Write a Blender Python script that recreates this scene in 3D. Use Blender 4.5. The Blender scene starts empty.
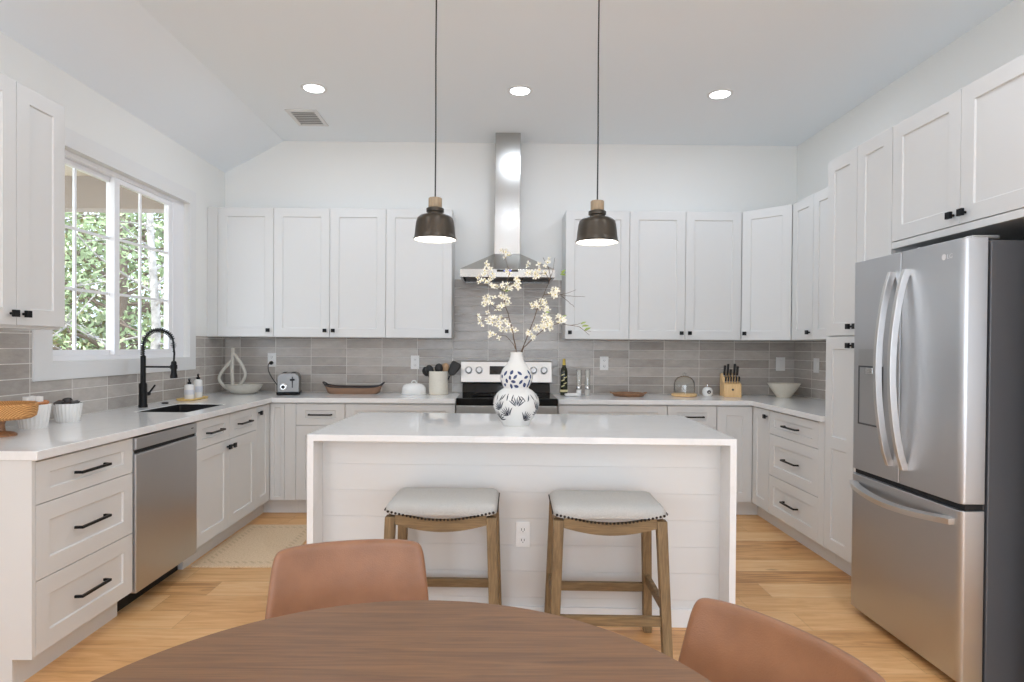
import bpy, bmesh, math, random
from mathutils import Vector, Matrix
SC = bpy.context.scene
COL = SC.collection
random.seed(7)
PI = math.pi

# ------------------------------------------------------------------ camera
F, CX, CY = 612.2, 505.0, 351.7
cam_d = bpy.data.cameras.new('camera'); cam = bpy.data.objects.new('camera', cam_d); COL.objects.link(cam)
cam_d.sensor_width = 36; cam_d.lens = F / 1024 * 36; cam_d.clip_start = .02
cam_d.shift_x = (512 - CX) / 1024; cam_d.shift_y = (CY - 341) / 1024
_r = (0.99993753, -0.00863294, 0.00709963); _f = (0.00869951, 0.99991798, -0.00939986); _u = (-0.0070179, 0.00946104, 0.99993062)
cam.matrix_world = Matrix(((_r[0], _u[0], -_f[0], 0), (_r[1], _u[1], -_f[1], 0), (_r[2], _u[2], -_f[2], 1.3268), (0, 0, 0, 1)))
SC.camera = cam

# ------------------------------------------------------------------ world, lights, exposure
SC.view_settings.view_transform = 'Standard'; SC.view_settings.look = 'None'
SC.view_settings.gamma = 1; SC.view_settings.use_curve_mapping = False
SC.view_settings.exposure = 0.1
W = bpy.data.worlds.new('sky'); SC.world = W; W.use_nodes = True
nt = W.node_tree; bg = nt.nodes['Background']
sky = nt.nodes.new('ShaderNodeTexSky'); sky.sky_type = 'NISHITA'; sky.sun_disc = False
sky.sun_elevation = math.radians(50); sky.sun_rotation = math.radians(200); sky.dust_density = 3
hs = nt.nodes.new('ShaderNodeHueSaturation'); hs.inputs['Saturation'].default_value = .22; hs.inputs['Value'].default_value = .56
nt.links.new(sky.outputs[0], hs.inputs['Color'])
# below the horizon the world is an added pale glow that lifts the ceiling
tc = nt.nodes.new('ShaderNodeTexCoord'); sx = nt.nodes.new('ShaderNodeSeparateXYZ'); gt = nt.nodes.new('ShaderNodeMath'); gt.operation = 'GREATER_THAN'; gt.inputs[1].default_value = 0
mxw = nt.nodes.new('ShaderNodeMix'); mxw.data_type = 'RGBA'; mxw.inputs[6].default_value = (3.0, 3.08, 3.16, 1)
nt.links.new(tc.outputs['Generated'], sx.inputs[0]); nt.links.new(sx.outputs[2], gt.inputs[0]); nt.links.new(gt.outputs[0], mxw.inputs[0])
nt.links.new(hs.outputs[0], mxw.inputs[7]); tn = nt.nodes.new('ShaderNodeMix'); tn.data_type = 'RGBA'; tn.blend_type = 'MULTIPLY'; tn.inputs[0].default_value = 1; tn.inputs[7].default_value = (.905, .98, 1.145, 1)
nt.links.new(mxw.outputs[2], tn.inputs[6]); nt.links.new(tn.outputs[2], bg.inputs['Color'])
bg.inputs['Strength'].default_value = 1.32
SC.cycles.max_bounces = 12; SC.cycles.diffuse_bounces = 8; SC.cycles.transparent_max_bounces = 16
SC.cycles.sample_clamp_indirect = 6
CAN_POWER = 5.4; CAN_GLOW = 8.0; PENDANT_GLOW = 5.0


def portal(name, loc, rot, sx, sy):          # daylight portals in the window openings (they emit nothing)
    l = bpy.data.lights.new(name, 'AREA'); l.shape = 'RECTANGLE'; l.size = sx; l.size_y = sy
    l.cycles.is_portal = True
    o = bpy.data.objects.new(name, l); o.location = loc; o.rotation_euler = rot; COL.objects.link(o)


# ------------------------------------------------------------------ dimensions (metres)
WL, WR, WB, WREAR = -2.411, 2.61, 5.3885, -4.2
XL, XR, YF = -1.778, 1.98, 4.7585
H, ZL, XC = 3.106, 2.8216, -1.9
ZC0, ZC = .878, .914
ZU, ZUT = 1.388, 2.451
TH = .0766

portal('portal_rear', (.1, WREAR + .02, 1.2), (PI / 2, 0, 0), 3.8, 2.35)
portal('portal_side', (WL - .02, -1.95, 1.5), (0, -PI / 2, 0), 1.8, 2.9)
portal('portal_right', (WR + .02, -1.85, 1.5), (0, PI / 2, 0), 1.8, 2.9)
portal('portal_kitchen', (WL - .1, 4.11, 1.82), (0, -PI / 2, 0), 1.1, 1.35)


# ------------------------------------------------------------------ materials
def lin(c):
    return tuple(((v / 255) / 12.92 if v / 255 <= .04045 else ((v / 255 + .055) / 1.055) ** 2.4) for v in c) + (1,)


class NT:
    def __init__(s, name):
        s.m = bpy.data.materials.new(name); s.m.use_nodes = True
        s.t = s.m.node_tree; s.b = s.t.nodes['Principled BSDF']

    def n(s, typ, **kw):
        o = s.t.nodes.new(typ)
        for k, v in kw.items():
            if k.startswith('i_'):
                key = k[2:]
                o.inputs[int(key) if key.isdigit() else key.replace('_', ' ')].default_value = v
            else:
                setattr(o, k, v)
        return o

    def l(s, a, b): s.t.links.new(a, b)

    def math(s, op, a, b=None, c=None):
        o = s.n('ShaderNodeMath', operation=op)
        for i, v in enumerate((a, b, c)):
            if v is None: continue
            if isinstance(v, (int, float)): o.inputs[i].default_value = v
            else: s.l(v, o.inputs[i])
        return o.outputs[0]

    def vec(s, x, y, z):
        o = s.n('ShaderNodeCombineXYZ')
        for i, v in enumerate((x, y, z)):
            if isinstance(v, (int, float)): o.inputs[i].default_value = v
            else: s.l(v, o.inputs[i])
        return o.outputs[0]

    def xyz(s):
        t = s.n('ShaderNodeTexCoord'); o = s.n('ShaderNodeSeparateXYZ'); s.l(t.outputs['Object'], o.inputs[0])
        return o.outputs[0], o.outputs[1], o.outputs[2]

    def noise(s, vec, scale, detail=3, rough=.5, dist=0):
        o = s.n('ShaderNodeTexNoise'); s.l(vec, o.inputs['Vector'])
        o.inputs['Scale'].default_value = scale; o.inputs['Detail'].default_value = detail
        o.inputs['Roughness'].default_value = rough; o.inputs['Distortion'].default_value = dist
        return o.outputs['Fac']

    def ramp(s, fac, stops, mode='LINEAR'):
        o = s.n('ShaderNodeValToRGB'); s.l(fac, o.inputs[0]); e = o.color_ramp.elements; o.color_ramp.interpolation = mode
        while len(e) < len(stops): e.new(.5)
        for i, (p, c) in enumerate(stops):
            e[i].position = p; e[i].color = lin(c) if len(c) == 3 else c
        return o.outputs[0]

    def mix(s, fac, a, b, mode='MIX'):
        o = s.n('ShaderNodeMix', data_type='RGBA', blend_type=mode)
        for i, v in ((0, fac), (6, a), (7, b)):
            if isinstance(v, (int, float)): o.inputs[i].default_value = v
            elif isinstance(v, tuple): o.inputs[i].default_value = v
            else: s.l(v, o.inputs[i])
        return o.outputs[2]

    def bump(s, h, strength, dist=.01):
        o = s.n('ShaderNodeBump'); s.l(h, o.inputs['Height'])
        o.inputs['Strength'].default_value = strength; o.inputs['Distance'].default_value = dist
        s.l(o.outputs[0], s.b.inputs['Normal'])


def P(name, c, rough=.5, metal=0, spec=.5, bump=None, var=None, **kw):
    q = NT(name); b = q.b
    b.inputs['Base Color'].default_value = lin(c); b.inputs['Roughness'].default_value = rough
    b.inputs['Metallic'].default_value = metal; b.inputs['Specular IOR Level'].default_value = spec
    for k, v in kw.items(): b.inputs[k.replace('_', ' ')].default_value = v
    if bump or var:
        x, y, z = q.xyz(); v = q.vec(x, y, z)
        if var:
            f = q.noise(v, var[0], 4); a = var[1]
            d = tuple(max(0, min(255, t * (1 - a))) for t in c); u = tuple(max(0, min(255, t * (1 + a))) for t in c)
            q.l(q.ramp(f, [(.3, d), (.7, u)]), b.inputs['Base Color'])
        if bump: q.bump(q.noise(v, bump[0], 4), bump[1])
    return q.m


def wood(name, c1, c2, axis='x', scale=1.0, rough=.45, stretch=14, bump=.15):
    q = NT(name); x, y, z = q.xyz()
    s = {'x': (1, stretch, stretch), 'y': (stretch, 1, stretch), 'z': (stretch, stretch, 1)}[axis]
    v = q.vec(q.math('MULTIPLY', x, s[0]), q.math('MULTIPLY', y, s[1]), q.math('MULTIPLY', z, s[2]))
    f = q.noise(v, 3.2 * scale, 7, .62, 1.1); g = q.noise(v, 11 * scale, 3, .6, .3)
    h = q.math('ADD', q.math('MULTIPLY', f, .75), q.math('MULTIPLY', g, .25))
    q.l(q.ramp(h, [(.33, c1), (.66, c2)]), q.b.inputs['Base Color'])
    q.b.inputs['Roughness'].default_value = rough
    q.bump(h, bump, .002)
    return q.m


def tile_mat(name, ax, off):
    q = NT(name); x, y, z = q.xyz(); a = x if ax == 'x' else y
    u = q.math('ADD', a, off); w = q.math('SUBTRACT', z, ZC)
    br = q.n('ShaderNodeTexBrick', offset=0.0, offset_frequency=2, squash=1.0)
    q.l(q.vec(u, w, 0), br.inputs['Vector'])
    for k, v in (('Scale', 1), ('Mortar Size', .0026), ('Mortar Smooth', .05), ('Bias', 0), ('Brick Width', .31), ('Row Height', TH)):
        br.inputs[k].default_value = v
    br.inputs['Color1'].default_value = (0, 0, 0, 1); br.inputs['Color2'].default_value = (1, 1, 1, 1)
    # per-tile tone from the tile's own index, plus cloudy glaze variation
    iu = q.math('FLOOR', q.math('DIVIDE', u, .31)); iw = q.math('FLOOR', q.math('DIVIDE', w, TH))
    wn = q.n('ShaderNodeTexWhiteNoise', noise_dimensions='2D'); q.l(q.vec(iu, iw, 0), wn.inputs['Vector'])
    vv = q.vec(q.math('MULTIPLY', u, 1.0), q.math('MULTIPLY', w, 2.2), q.math('MULTIPLY', wn.outputs['Value'], 9))
    cl = q.noise(vv, 9, 5, .65, .4)
    tone = q.math('ADD', q.math('MULTIPLY', wn.outputs['Value'], .4), q.math('MULTIPLY', cl, .6))
    colr = q.ramp(tone, [(.25, (160, 153, 146)), (.5, (180, 173, 166)), (.75, (200, 194, 187))])
    q.l(q.mix(br.outputs['Fac'], colr, lin((224, 221, 215))), q.b.inputs['Base Color'])
    q.l(q.math('ADD', .13, q.math('MULTIPLY', br.outputs['Fac'], .6)), q.b.inputs['Roughness'])
    wav = q.noise(vv, 13, 3, .55)
    hgt = q.math('SUBTRACT', q.math('MULTIPLY', wav, .55), q.math('MULTIPLY', br.outputs['Fac'], .5))
    q.bump(hgt, .8, .009)
    return q.m


def floor_mat():
    q = NT('oak_planks'); x, y, z = q.xyz()
    ry = q.math('DIVIDE', y, .19); row = q.math('FLOOR', ry); fy = q.math('FRACT', ry)
    wn = q.n('ShaderNodeTexWhiteNoise', noise_dimensions='1D'); q.l(row, wn.inputs['W'])
    xx = q.math('ADD', q.math('DIVIDE', x, 1.5), q.math('MULTIPLY', wn.outputs['Value'], 7.3)); colm = q.math('FLOOR', xx); fx = q.math('FRACT', xx)
    w2 = q.n('ShaderNodeTexWhiteNoise', noise_dimensions='2D'); q.l(q.vec(row, colm, 0), w2.inputs['Vector']); r = w2.outputs['Value']
    v = q.vec(q.math('ADD', q.math('MULTIPLY', x, 1.1), q.math('MULTIPLY', r, 31)), q.math('MULTIPLY', y, 11), q.math('MULTIPLY', r, 17))
    g = q.noise(v, 2.2, 8, .62, 1.3); k = q.noise(v, .9, 2, .5, .3)
    t = q.math('ADD', q.math('ADD', q.math('MULTIPLY', r, .2), q.math('MULTIPLY', g, .58)), q.math('MULTIPLY', k, .22))
    c = q.ramp(t, [(.3, (172, 121, 72)), (.44, (212, 160, 104)), (.56, (227, 180, 125)), (.72, (238, 200, 151))])
    kn = q.n('ShaderNodeTexVoronoi'); q.l(q.vec(q.math('MULTIPLY', x, 1.4), q.math('MULTIPLY', y, 3.6), r), kn.inputs['Vector']); kn.inputs['Scale'].default_value = 1.6
    kk = q.ramp(kn.outputs['Distance'], [(.03, (255, 255, 255)), (.11, (0, 0, 0))])
    c = q.mix(q.math('MULTIPLY', kk, .45), c, lin((112, 72, 40)))
    e1 = q.math('LESS_THAN', fy, .012); e2 = q.math('LESS_THAN', fx, .0016); e = q.math('MAXIMUM', e1, e2)
    c = q.mix(q.math('MULTIPLY', e, .38), c, lin((96, 66, 40)))
    q.l(c, q.b.inputs['Base Color']); q.b.inputs['Roughness'].default_value = .42
    q.bump(q.math('SUBTRACT', q.math('MULTIPLY', g, .3), e), .12, .003)
    return q.m


def quartz_mat():
    q = NT('white_quartz'); x, y, z = q.xyz(); v = q.vec(x, y, z)
    f = q.noise(v, 2.3, 8, .6, 2.0); vein = q.ramp(f, [(.46, (232, 232, 231)), (.5, (229, 229, 227)), (.54, (232, 232, 231))])
    q.l(vein, q.b.inputs['Base Color']); q.b.inputs['Roughness'].default_value = .05
    return q.m


def steel_mat(name, c, rough, axis, amt=.06):
    q = NT(name); x, y, z = q.xyz()
    s = {'x': (1.2, 90, 90), 'y': (90, 1.2, 90), 'z': (90, 90, 1.2)}[axis]
    v = q.vec(q.math('MULTIPLY', x, s[0]), q.math('MULTIPLY', y, s[1]), q.math('MULTIPLY', z, s[2]))
    f = q.noise(v, 3, 3, .6)
    q.b.inputs['Metallic'].default_value = 1; q.b.inputs['Base Color'].default_value = lin(c)
    q.l(q.math('ADD', rough - amt / 2, q.math('MULTIPLY', f, amt)), q.b.inputs['Roughness'])
    q.b.inputs['Anisotropic'].default_value = .75
    q.bump(f, .02, .001)
    return q.m


def glow(name, c, s):
    q = NT(name); q.b.inputs['Base Color'].default_value = lin(c); q.b.inputs['Emission Color'].default_value = lin(c)
    q.b.inputs['Emission Strength'].default_value = s
    return q.m


def glass_mat(name, tint=(255, 255, 255), refl=.09):
    m = bpy.data.materials.new(name); m.use_nodes = True; t = m.node_tree; t.nodes.remove(t.nodes['Principled BSDF'])
    out = t.nodes['Material Output']; tr = t.nodes.new('ShaderNodeBsdfTransparent'); gl = t.nodes.new('ShaderNodeBsdfGlossy'); mx = t.nodes.new('ShaderNodeMixShader')
    lw = t.nodes.new('ShaderNodeLayerWeight'); lw.inputs['Blend'].default_value = refl
    tr.inputs[0].default_value = lin(tint); gl.inputs['Roughness'].default_value = .02
    mn = t.nodes.new('ShaderNodeMath'); mn.operation = 'MULTIPLY_ADD'; mn.inputs[1].default_value = .8; mn.inputs[2].default_value = refl * .8; t.links.new(lw.outputs['Fresnel'], mn.inputs[0]); t.links.new(mn.outputs[0], mx.inputs[0]); t.links.new(tr.outputs[0], mx.inputs[1]); t.links.new(gl.outputs[0], mx.inputs[2])
    t.links.new(mx.outputs[0], out.inputs['Surface'])
    return m


def weave_mat(name, c1, c2, c3, sc=70, ax=('x', 'y')):
    q = NT(name); x, y, z = q.xyz(); d = {'x': x, 'y': y, 'z': z}
    a, b = d[ax[0]], d[ax[1]]
    w = q.math('MULTIPLY', q.math('SINE', q.math('MULTIPLY', a, sc * 2)), q.math('SINE', q.math('MULTIPLY', b, sc * 2)))
    f = q.noise(q.vec(x, y, z), sc * .9, 3, .7)
    h = q.math('ADD', q.math('MULTIPLY', q.math('ADD', w, 1), .25), q.math('MULTIPLY', f, .5))
    q.l(q.ramp(h, [(.25, c1), (.5, c2), (.72, c3)]), q.b.inputs['Base Color']); q.b.inputs['Roughness'].default_value = .85
    q.bump(h, .5, .004)
    return q.m


M = dict(
    wall=P('wall_paint', (234, 234, 231), .85, bump=(220, .03)),
    ceil=P('ceiling_paint', (237, 242, 246), .9, bump=(160, .03)),
    cab=P('cabinet_paint', (217, 217, 215), .4),
    trim=P('trim_paint', (228, 228, 227), .4),
    floor=floor_mat(), quartz=quartz_mat(),
    tile_b=tile_mat('back_wall_tile', 'x', 1.342 + .31 * 10), tile_l=tile_mat('left_wall_tile', 'y', -5.012 + .31 * 20), tile_r=tile_mat('right_wall_tile', 'y', -5.08 + .31 * 20),
    black=P('matte_black_metal', (26, 26, 27), .42, .6),
    sinkm=P('black_composite', (22, 22, 23), .5),
    steel=steel_mat('brushed_steel', (198, 199, 201), .36, 'z'),
    steelx=steel_mat('brushed_steel_level', (196, 194, 191), .30, 'x'),
    chrome=P('polished_steel', (205, 204, 202), .16, 1),
    hood=P('hood_steel', (186, 184, 180), .2, 1),
    fridge_side=P('painted_grey_steel', (92, 93, 96), .42, .25, bump=(300, .03)),
    dark=P('dark_gap', (16, 16, 17), .6),
    toastm=steel_mat('dark_brushed_steel', (128, 127, 125), .34, 'x'), satin=P('satin_steel', (222, 221, 219), .34, 1),
    gasket=P('grey_gasket', (70, 70, 72), .6),
    bglass=P('black_glass', (10, 10, 11), .06),
    fabric=P('linen_fabric', (180, 178, 173), .9, var=(420, .09), bump=(500, .25)),
    stoolw=wood('weathered_oak', (98, 78, 50), (146, 120, 84), 'z', 1.4, .6),
    stoolx=wood('weathered_oak_level', (98, 78, 50), (146, 120, 84), 'x', 1.4, .6),
    nail=P('bronze_nail', (52, 44, 38), .35, .9),
    leather=P('cognac_leather', (140, 97, 68), .38, bump=(320, .12), var=(14, .05)),
    walnut=wood('walnut_veneer', (94, 63, 37), (134, 94, 58), 'x', .9, .42, 26, .04),
    walnutz=wood('walnut_leg', (94, 64, 44), (136, 98, 72), 'z', 1, .4),
    bronze=P('bronze_shade', (78, 71, 62), .38, .7),
    shadein=P('white_enamel', (245, 244, 240), .4),
    pwood=wood('pale_cap_wood', (140, 122, 98), (176, 156, 128), 'z', 3, .6),
    cord=P('black_cord', (30, 30, 30), .6),
    canglow=glow('downlight_lens', (240, 250, 255), CAN_GLOW),
    pendglow=glow('pendant_diffuser', (255, 250, 240), PENDANT_GLOW),
    ceram=P('white_ceramic', (232, 231, 228), .18),
    cream=P('cream_ceramic', (220, 213, 198), .45, var=(60, .015)),
    stone=P('grey_stoneware', (200, 196, 186), .7, var=(40, .02), bump=(90, .06)),
    blue=P('blue_glaze', (58, 70, 108), .25), ink=P('ink_glaze', (46, 50, 62), .25),
    twig=P('twig_bark', (104, 84, 64), .8, bump=(90, .3)), petal=P('white_petal', (246, 242, 228), .6, spec=.2),
    pistil=P('yellow_pistil', (206, 190, 92), .7), leaf=P('young_leaf', (140, 160, 78), .55),
    pine=wood('pale_pine', (218, 176, 120), (238, 202, 150), 'z', 1.4, .5), bam=wood('yellow_bamboo', (206, 170, 100), (230, 198, 132), 'y', 1.2, .5),
    board=wood('brown_board', (120, 84, 58), (164, 122, 88), 'x', 1.2, .5),
    wick=weave_mat('wicker', (150, 96, 48), (196, 140, 82), (220, 172, 112), 380, ('x', 'z')),
    basket=weave_mat('woven_basket', (70, 54, 48), (150, 112, 88), (186, 156, 130), 230, ('x', 'z')),
    rim=P('charcoal_cord', (58, 54, 56), .8, bump=(200, .4)),
    rug=None,
    plate=P('white_plastic', (238, 238, 236), .4), slotm=P('dark_slot', (60, 60, 60), .6),
    ogreen=P('dark_green_glass', (28, 34, 14), .08), gold=P('gold_foil', (196, 170, 84), .35, .6), label=P('label_paper', (206, 196, 150), .6), blab=P('pale_grey_label', (206, 210, 218), .6),
    salt=P('salt_fill', (192, 188, 180), .5), glass=glass_mat('clear_glass', (252, 253, 252), .1), pane=glass_mat('window_glass', (250, 252, 251), .03),
    vinyl=P('vinyl_frame', (240, 240, 242), .35), umat=P('utensil_black', (30, 29, 28), .5),
    wspoon=wood('spoon_wood', (176, 140, 104), (206, 172, 136), 'z', 2, .6),
    vent=P('vent_enamel', (222, 222, 221), .5), lcd=glow('blue_display', (120, 130, 220), .5), logo=P('pale_logo', (226, 226, 226), .4),
    soffit=P('tan_soffit', (206, 196, 182), .8), beam=P('taupe_beam', (160, 148, 138), .8),
    bark=P('pale_bark', (150, 144, 136), .9, var=(9, .25), bump=(30, .5)), bark2=P('brown_bark', (120, 104, 90), .9, bump=(30, .5)),
    fol1=P('pine_green', (142, 156, 114), .8, var=(1.2, .22)), fol2=P('pale_green', (186, 192, 150), .8, var=(1.2, .2)), fol3=P('olive_green', (158, 154, 106), .8, var=(1.5, .2)),
    ground=P('dry_ground', (150, 136, 104), .95, var=(3, .2), bump=(14, .6)),
    napkin=P('paper_white', (236, 234, 230), .8), pod=P('brown_pod', (120, 78, 52), .5), podd=P('grey_pod', (66, 62, 62), .5), podo=P('amber_pod', (196, 128, 74), .5),
)


def rug_mat():
    q = NT('jute_rug'); x, y, z = q.xyz()
    f = q.noise(q.vec(x, q.math('MULTIPLY', y, 2.2), z), 95, 4, .75); h = f
    c = q.ramp(h, [(.3, (198, 166, 128)), (.5, (226, 200, 165)), (.7, (240, 218, 190))])
    dx = q.math('ABSOLUTE', x); dy = q.math('ABSOLUTE', y)
    ins = q.math('MINIMUM', q.math('SUBTRACT', .265, dx), q.math('SUBTRACT', .425, dy))
    band = q.math('MULTIPLY', q.math('GREATER_THAN', ins, .05), q.math('LESS_THAN', ins, .085))
    dash = q.math('GREATER_THAN', q.math('SINE', q.math('MULTIPLY', q.math('ADD', x, y), 130)), .1)
    c = q.mix(q.math('MULTIPLY', q.math('MULTIPLY', band, dash), .22), c, lin((140, 112, 76)))
    q.l(c, q.b.inputs['Base Color']); q.b.inputs['Roughness'].default_value = .95; q.bump(h, .7, .006)
    return q.m


M['rug'] = rug_mat()


# ------------------------------------------------------------------ mesh helpers
class MB:
    def __init__(s): s.v = []; s.f = []; s.mi = []

    def add(s, vs, fs, mi=0):
        k = len(s.v); s.v += [tuple(v) for v in vs]; s.f += [tuple(i + k for i in f) for f in fs]; s.mi += [mi] * len(fs)
        return s

    def box(s, x0, x1, y0, y1, z0, z1, mi=0):
        return s.add([(x0, y0, z0), (x1, y0, z0), (x1, y1, z0), (x0, y1, z0), (x0, y0, z1), (x1, y0, z1), (x1, y1, z1), (x0, y1, z1)],
                     [(0, 3, 2, 1), (4, 5, 6, 7), (0, 1, 5, 4), (1, 2, 6, 5), (2, 3, 7, 6), (3, 0, 4, 7)], mi)

    def prism(s, poly, ax, a0, a1, mi=0):     # poly in the other two axes (x,y | x,z | y,z order)
        n = len(poly)
        mk = {'x': lambda p, a: (a, p[0], p[1]), 'y': lambda p, a: (p[0], a, p[1]), 'z': lambda p, a: (p[0], p[1], a)}[ax]
        vs = [mk(p, a0) for p in poly] + [mk(p, a1) for p in poly]
        fs = [tuple(range(n)), tuple(range(2 * n - 1, n - 1, -1))] + [(i, (i + 1) % n, n + (i + 1) % n, n + i) for i in range(n)]
        return s.add(vs, fs, mi)

    def grid(s, rows, cu=False, capa=False, capb=False, mi=0):     # rows of equal length; cu: closed around
        n = len(rows[0]); vs = [p for r in rows for p in r]; fs = []
        for j in range(len(rows) - 1):
            for i in range(n if cu else n - 1):
                a = j * n + i; b = j * n + (i + 1) % n
                fs.append((a, b, b + n, a + n))
        if capa: fs.append(tuple(range(n - 1, -1, -1)))
        if capb: fs.append(tuple(range((len(rows) - 1) * n, len(rows) * n)))
        return s.add(vs, fs, mi)

    def lathe(s, prof, seg=32, c=(0, 0, 0), sx=1, sy=1, capa=True, capb=True, mi=0, flute=None):
        rows = []
        for r, z in prof:
            row = []
            for i in range(seg):
                a = 2 * PI * i / seg; rr = r * (1 + (flute[1] * math.cos(a * flute[0]) if flute else 0))
                row.append((c[0] + rr * sx * math.cos(a), c[1] + rr * sy * math.sin(a), c[2] + z))
            rows.append(row)
        return s.grid(rows, True, capa, capb, mi)

    def tube(s, pts, r, seg=8, rot=0, cap=True, flat=1.0, mi=0, up=None):
        pts = [Vector(p) for p in pts]; n = len(pts); rs = r if isinstance(r, (list, tuple)) else [r] * n
        T = []
        for i in range(n):
            a = (pts[i] - pts[i - 1]).normalized() if i else None; b = (pts[i + 1] - pts[i]).normalized() if i < n - 1 else None
            t = (a + b).normalized() if a and b else (a or b); T.append((t, 1 / max(.5, t.dot(a)) if a and b else 1))
        t0 = T[0][0]; ref = Vector(up) if up else (Vector((0, 0, 1)) if abs(t0.z) < .9 else Vector((0, 1, 0)))
        u = t0.cross(ref).normalized(); rows = []
        for i in range(n):
            t, ms = T[i]; u = (u - t * u.dot(t)).normalized(); w = t.cross(u)
            row = []
            for k in range(seg):
                a = rot + 2 * PI * k / seg; row.append(pts[i] + u * (math.cos(a) * rs[i] * ms) + w * (math.sin(a) * rs[i] * flat))
            rows.append(row)
        return s.grid(rows, True, cap, cap, mi)

    def cells(s, us, vs, hole, a0, a1, mk):    # slab with rectangular holes; mk(u, v, a) -> point; hole(i, j)
        nu, nv = len(us) - 1, len(vs) - 1; ok = lambda i, j: 0 <= i < nu and 0 <= j < nv and not hole(i, j)
        for i in range(nu):
            for j in range(nv):
                if not ok(i, j): continue
                q = [(us[i], vs[j]), (us[i + 1], vs[j]), (us[i + 1], vs[j + 1]), (us[i], vs[j + 1])]
                s.add([mk(u, v, a0) for u, v in q], [(3, 2, 1, 0)]); s.add([mk(u, v, a1) for u, v in q], [(0, 1, 2, 3)])
                for (di, dj), (p, r) in (((-1, 0), (3, 0)), ((1, 0), (1, 2)), ((0, -1), (0, 1)), ((0, 1), (2, 3))):
                    if not ok(i + di, j + dj):
                        s.add([mk(*q[p], a0), mk(*q[r], a0), mk(*q[r], a1), mk(*q[p], a1)], [(0, 1, 2, 3)])
        return s

    def xf(s, mat):
        s.v = [tuple(mat @ Vector(v)) for v in s.v]; return s

    def mesh(s, name, mats, smooth=40):
        me = bpy.data.meshes.new(name); me.from_pydata(s.v, [], s.f)
        for i, m in enumerate(mats): me.materials.append(m)
        for p, k in zip(me.polygons, s.mi): p.material_index = k
        bm = bmesh.new(); bm.from_mesh(me); bmesh.ops.remove_doubles(bm, verts=bm.verts, dist=1e-5)
        bmesh.ops.recalc_face_normals(bm, faces=bm.faces); bm.to_mesh(me); bm.free()
        if smooth:
            me.shade_smooth(); me.set_sharp_from_angle(angle=math.radians(smooth))
        return me

    def build(s, name, mat, parent=None, smooth=40, bevel=0, sub=0, solid=0, seg=2):
        mats = [mat] if not isinstance(mat, (list, tuple)) else mat
        o = bpy.data.objects.new(name, s.mesh(name, mats, smooth)); COL.objects.link(o)
        if parent: o.parent = parent
        if solid:
            md = o.modifiers.new('solid', 'SOLIDIFY'); md.thickness = solid; md.offset = 0
        if sub:
            md = o.modifiers.new('sub', 'SUBSURF'); md.levels = sub; md.render_levels = sub
        if bevel:
            md = o.modifiers.new('bevel', 'BEVEL'); md.width = bevel; md.segments = seg; md.limit_method = 'ANGLE'; md.angle_limit = math.radians(50); md.harden_normals = True
        return o


def tag(o, label=None, cat=None, group=None, kind=None):
    if label: o['label'] = label
    if cat: o['category'] = cat
    if group: o['group'] = group
    if kind: o['kind'] = kind
    return o


def thing(name, label, cat, loc=(0, 0, 0), rz=0, group=None):
    o = bpy.data.objects.new(name, None); COL.objects.link(o); o.empty_display_size = .1
    o.location = loc; o.rotation_euler = (0, 0, rz)
    return tag(o, label, cat, group)


def copy_tree(o, parent=None):
    c = o.copy(); COL.objects.link(c)
    if parent: c.parent = parent
    for ch in list(o.children): copy_tree(ch, c)
    return c


def arc(c, r, a0, a1, n, plane='xz'):
    out = []
    for i in range(n + 1):
        a = a0 + (a1 - a0) * i / n; p, q = r * math.cos(a), r * math.sin(a)
        out.append((c[0] + p, c[1], c[2] + q) if plane == 'xz' else ((c[0] + p, c[1] + q, c[2]) if plane == 'xy' else (c[0], c[1] + p, c[2] + q)))
    return out


def rrect(hw, hd, r, n=6):
    pts = []
    for cx, cy, a in ((hw - r, hd - r, 0), (-hw + r, hd - r, PI / 2), (-hw + r, -hd + r, PI), (hw - r, -hd + r, 1.5 * PI)):
        for i in range(n + 1):
            t = a + PI / 2 * i / n; pts.append((cx + r * math.cos(t), cy + r * math.sin(t)))
    return pts


def struct(o, name=None): return tag(o, kind='structure')


# ------------------------------------------------------------------ room shell
fl = MB().box(WL - .12, WR + .12, WREAR - .12, WB + .12, -.12, 0).build('floor', M['floor'], smooth=0); struct(fl)
struct(MB().box(WL - .12, WR + .12, WB, WB + .12, 0, H + .1).build('wall_back', M['wall'], smooth=0))
struct(MB().cells([WREAR, -3.3, -.4, WB], [0, .6, 2.45, H], lambda i, j: i == 1 and j == 1, WR, WR + .12, lambda u, v, a: (a, u, v)).build('wall_right', M['wall'], smooth=0))  # opening for the unseen window added to brighten drawers and ceiling
# left wall with the kitchen window and an unseen one added behind the camera for daylight
ys = [WREAR, -3.4, -.5, 3.30, 4.75, WB]; zs = [0, .6, 1.225, 2.41, 2.45, ZL]
def lhole(i, j): return (i == 1 and j in (1, 2, 3)) or (i == 3 and j == 2)
struct(MB().cells(ys, zs, lhole, WL - .12, WL, lambda u, v, a: (a, u, v)).build('wall_left', M['wall'], smooth=0))
xs = [WL, -1.8, 2.0, WR]; zz = [0, .04, 2.4, H]
struct(MB().cells(xs, zz, lambda i, j: i == 1 and j == 1, WREAR - .12, WREAR, lambda u, v, a: (u, a, v)).build('wall_rear', M['wall'], smooth=0))  # opening for the unseen patio doors added to let sky light in
struct(MB().prism([(WL - .12, ZL - .12 * (H - ZL) / (XC - WL)), (XC, H), (WR + .12, H), (WR + .12, H + .12), (WL - .12, H + .12)], 'y', WREAR - .12, WB + .12).build('ceiling', M['ceil'], smooth=0))
struct(MB().box(WL, WL + .014, WREAR, 2.34, 0, .12).build('baseboard_left', M['trim'], bevel=.003))
struct(MB().box(WR - .014, WR, WREAR, 2.1, 0, .12).build('baseboard_right', M['trim'], bevel=.003))
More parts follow.
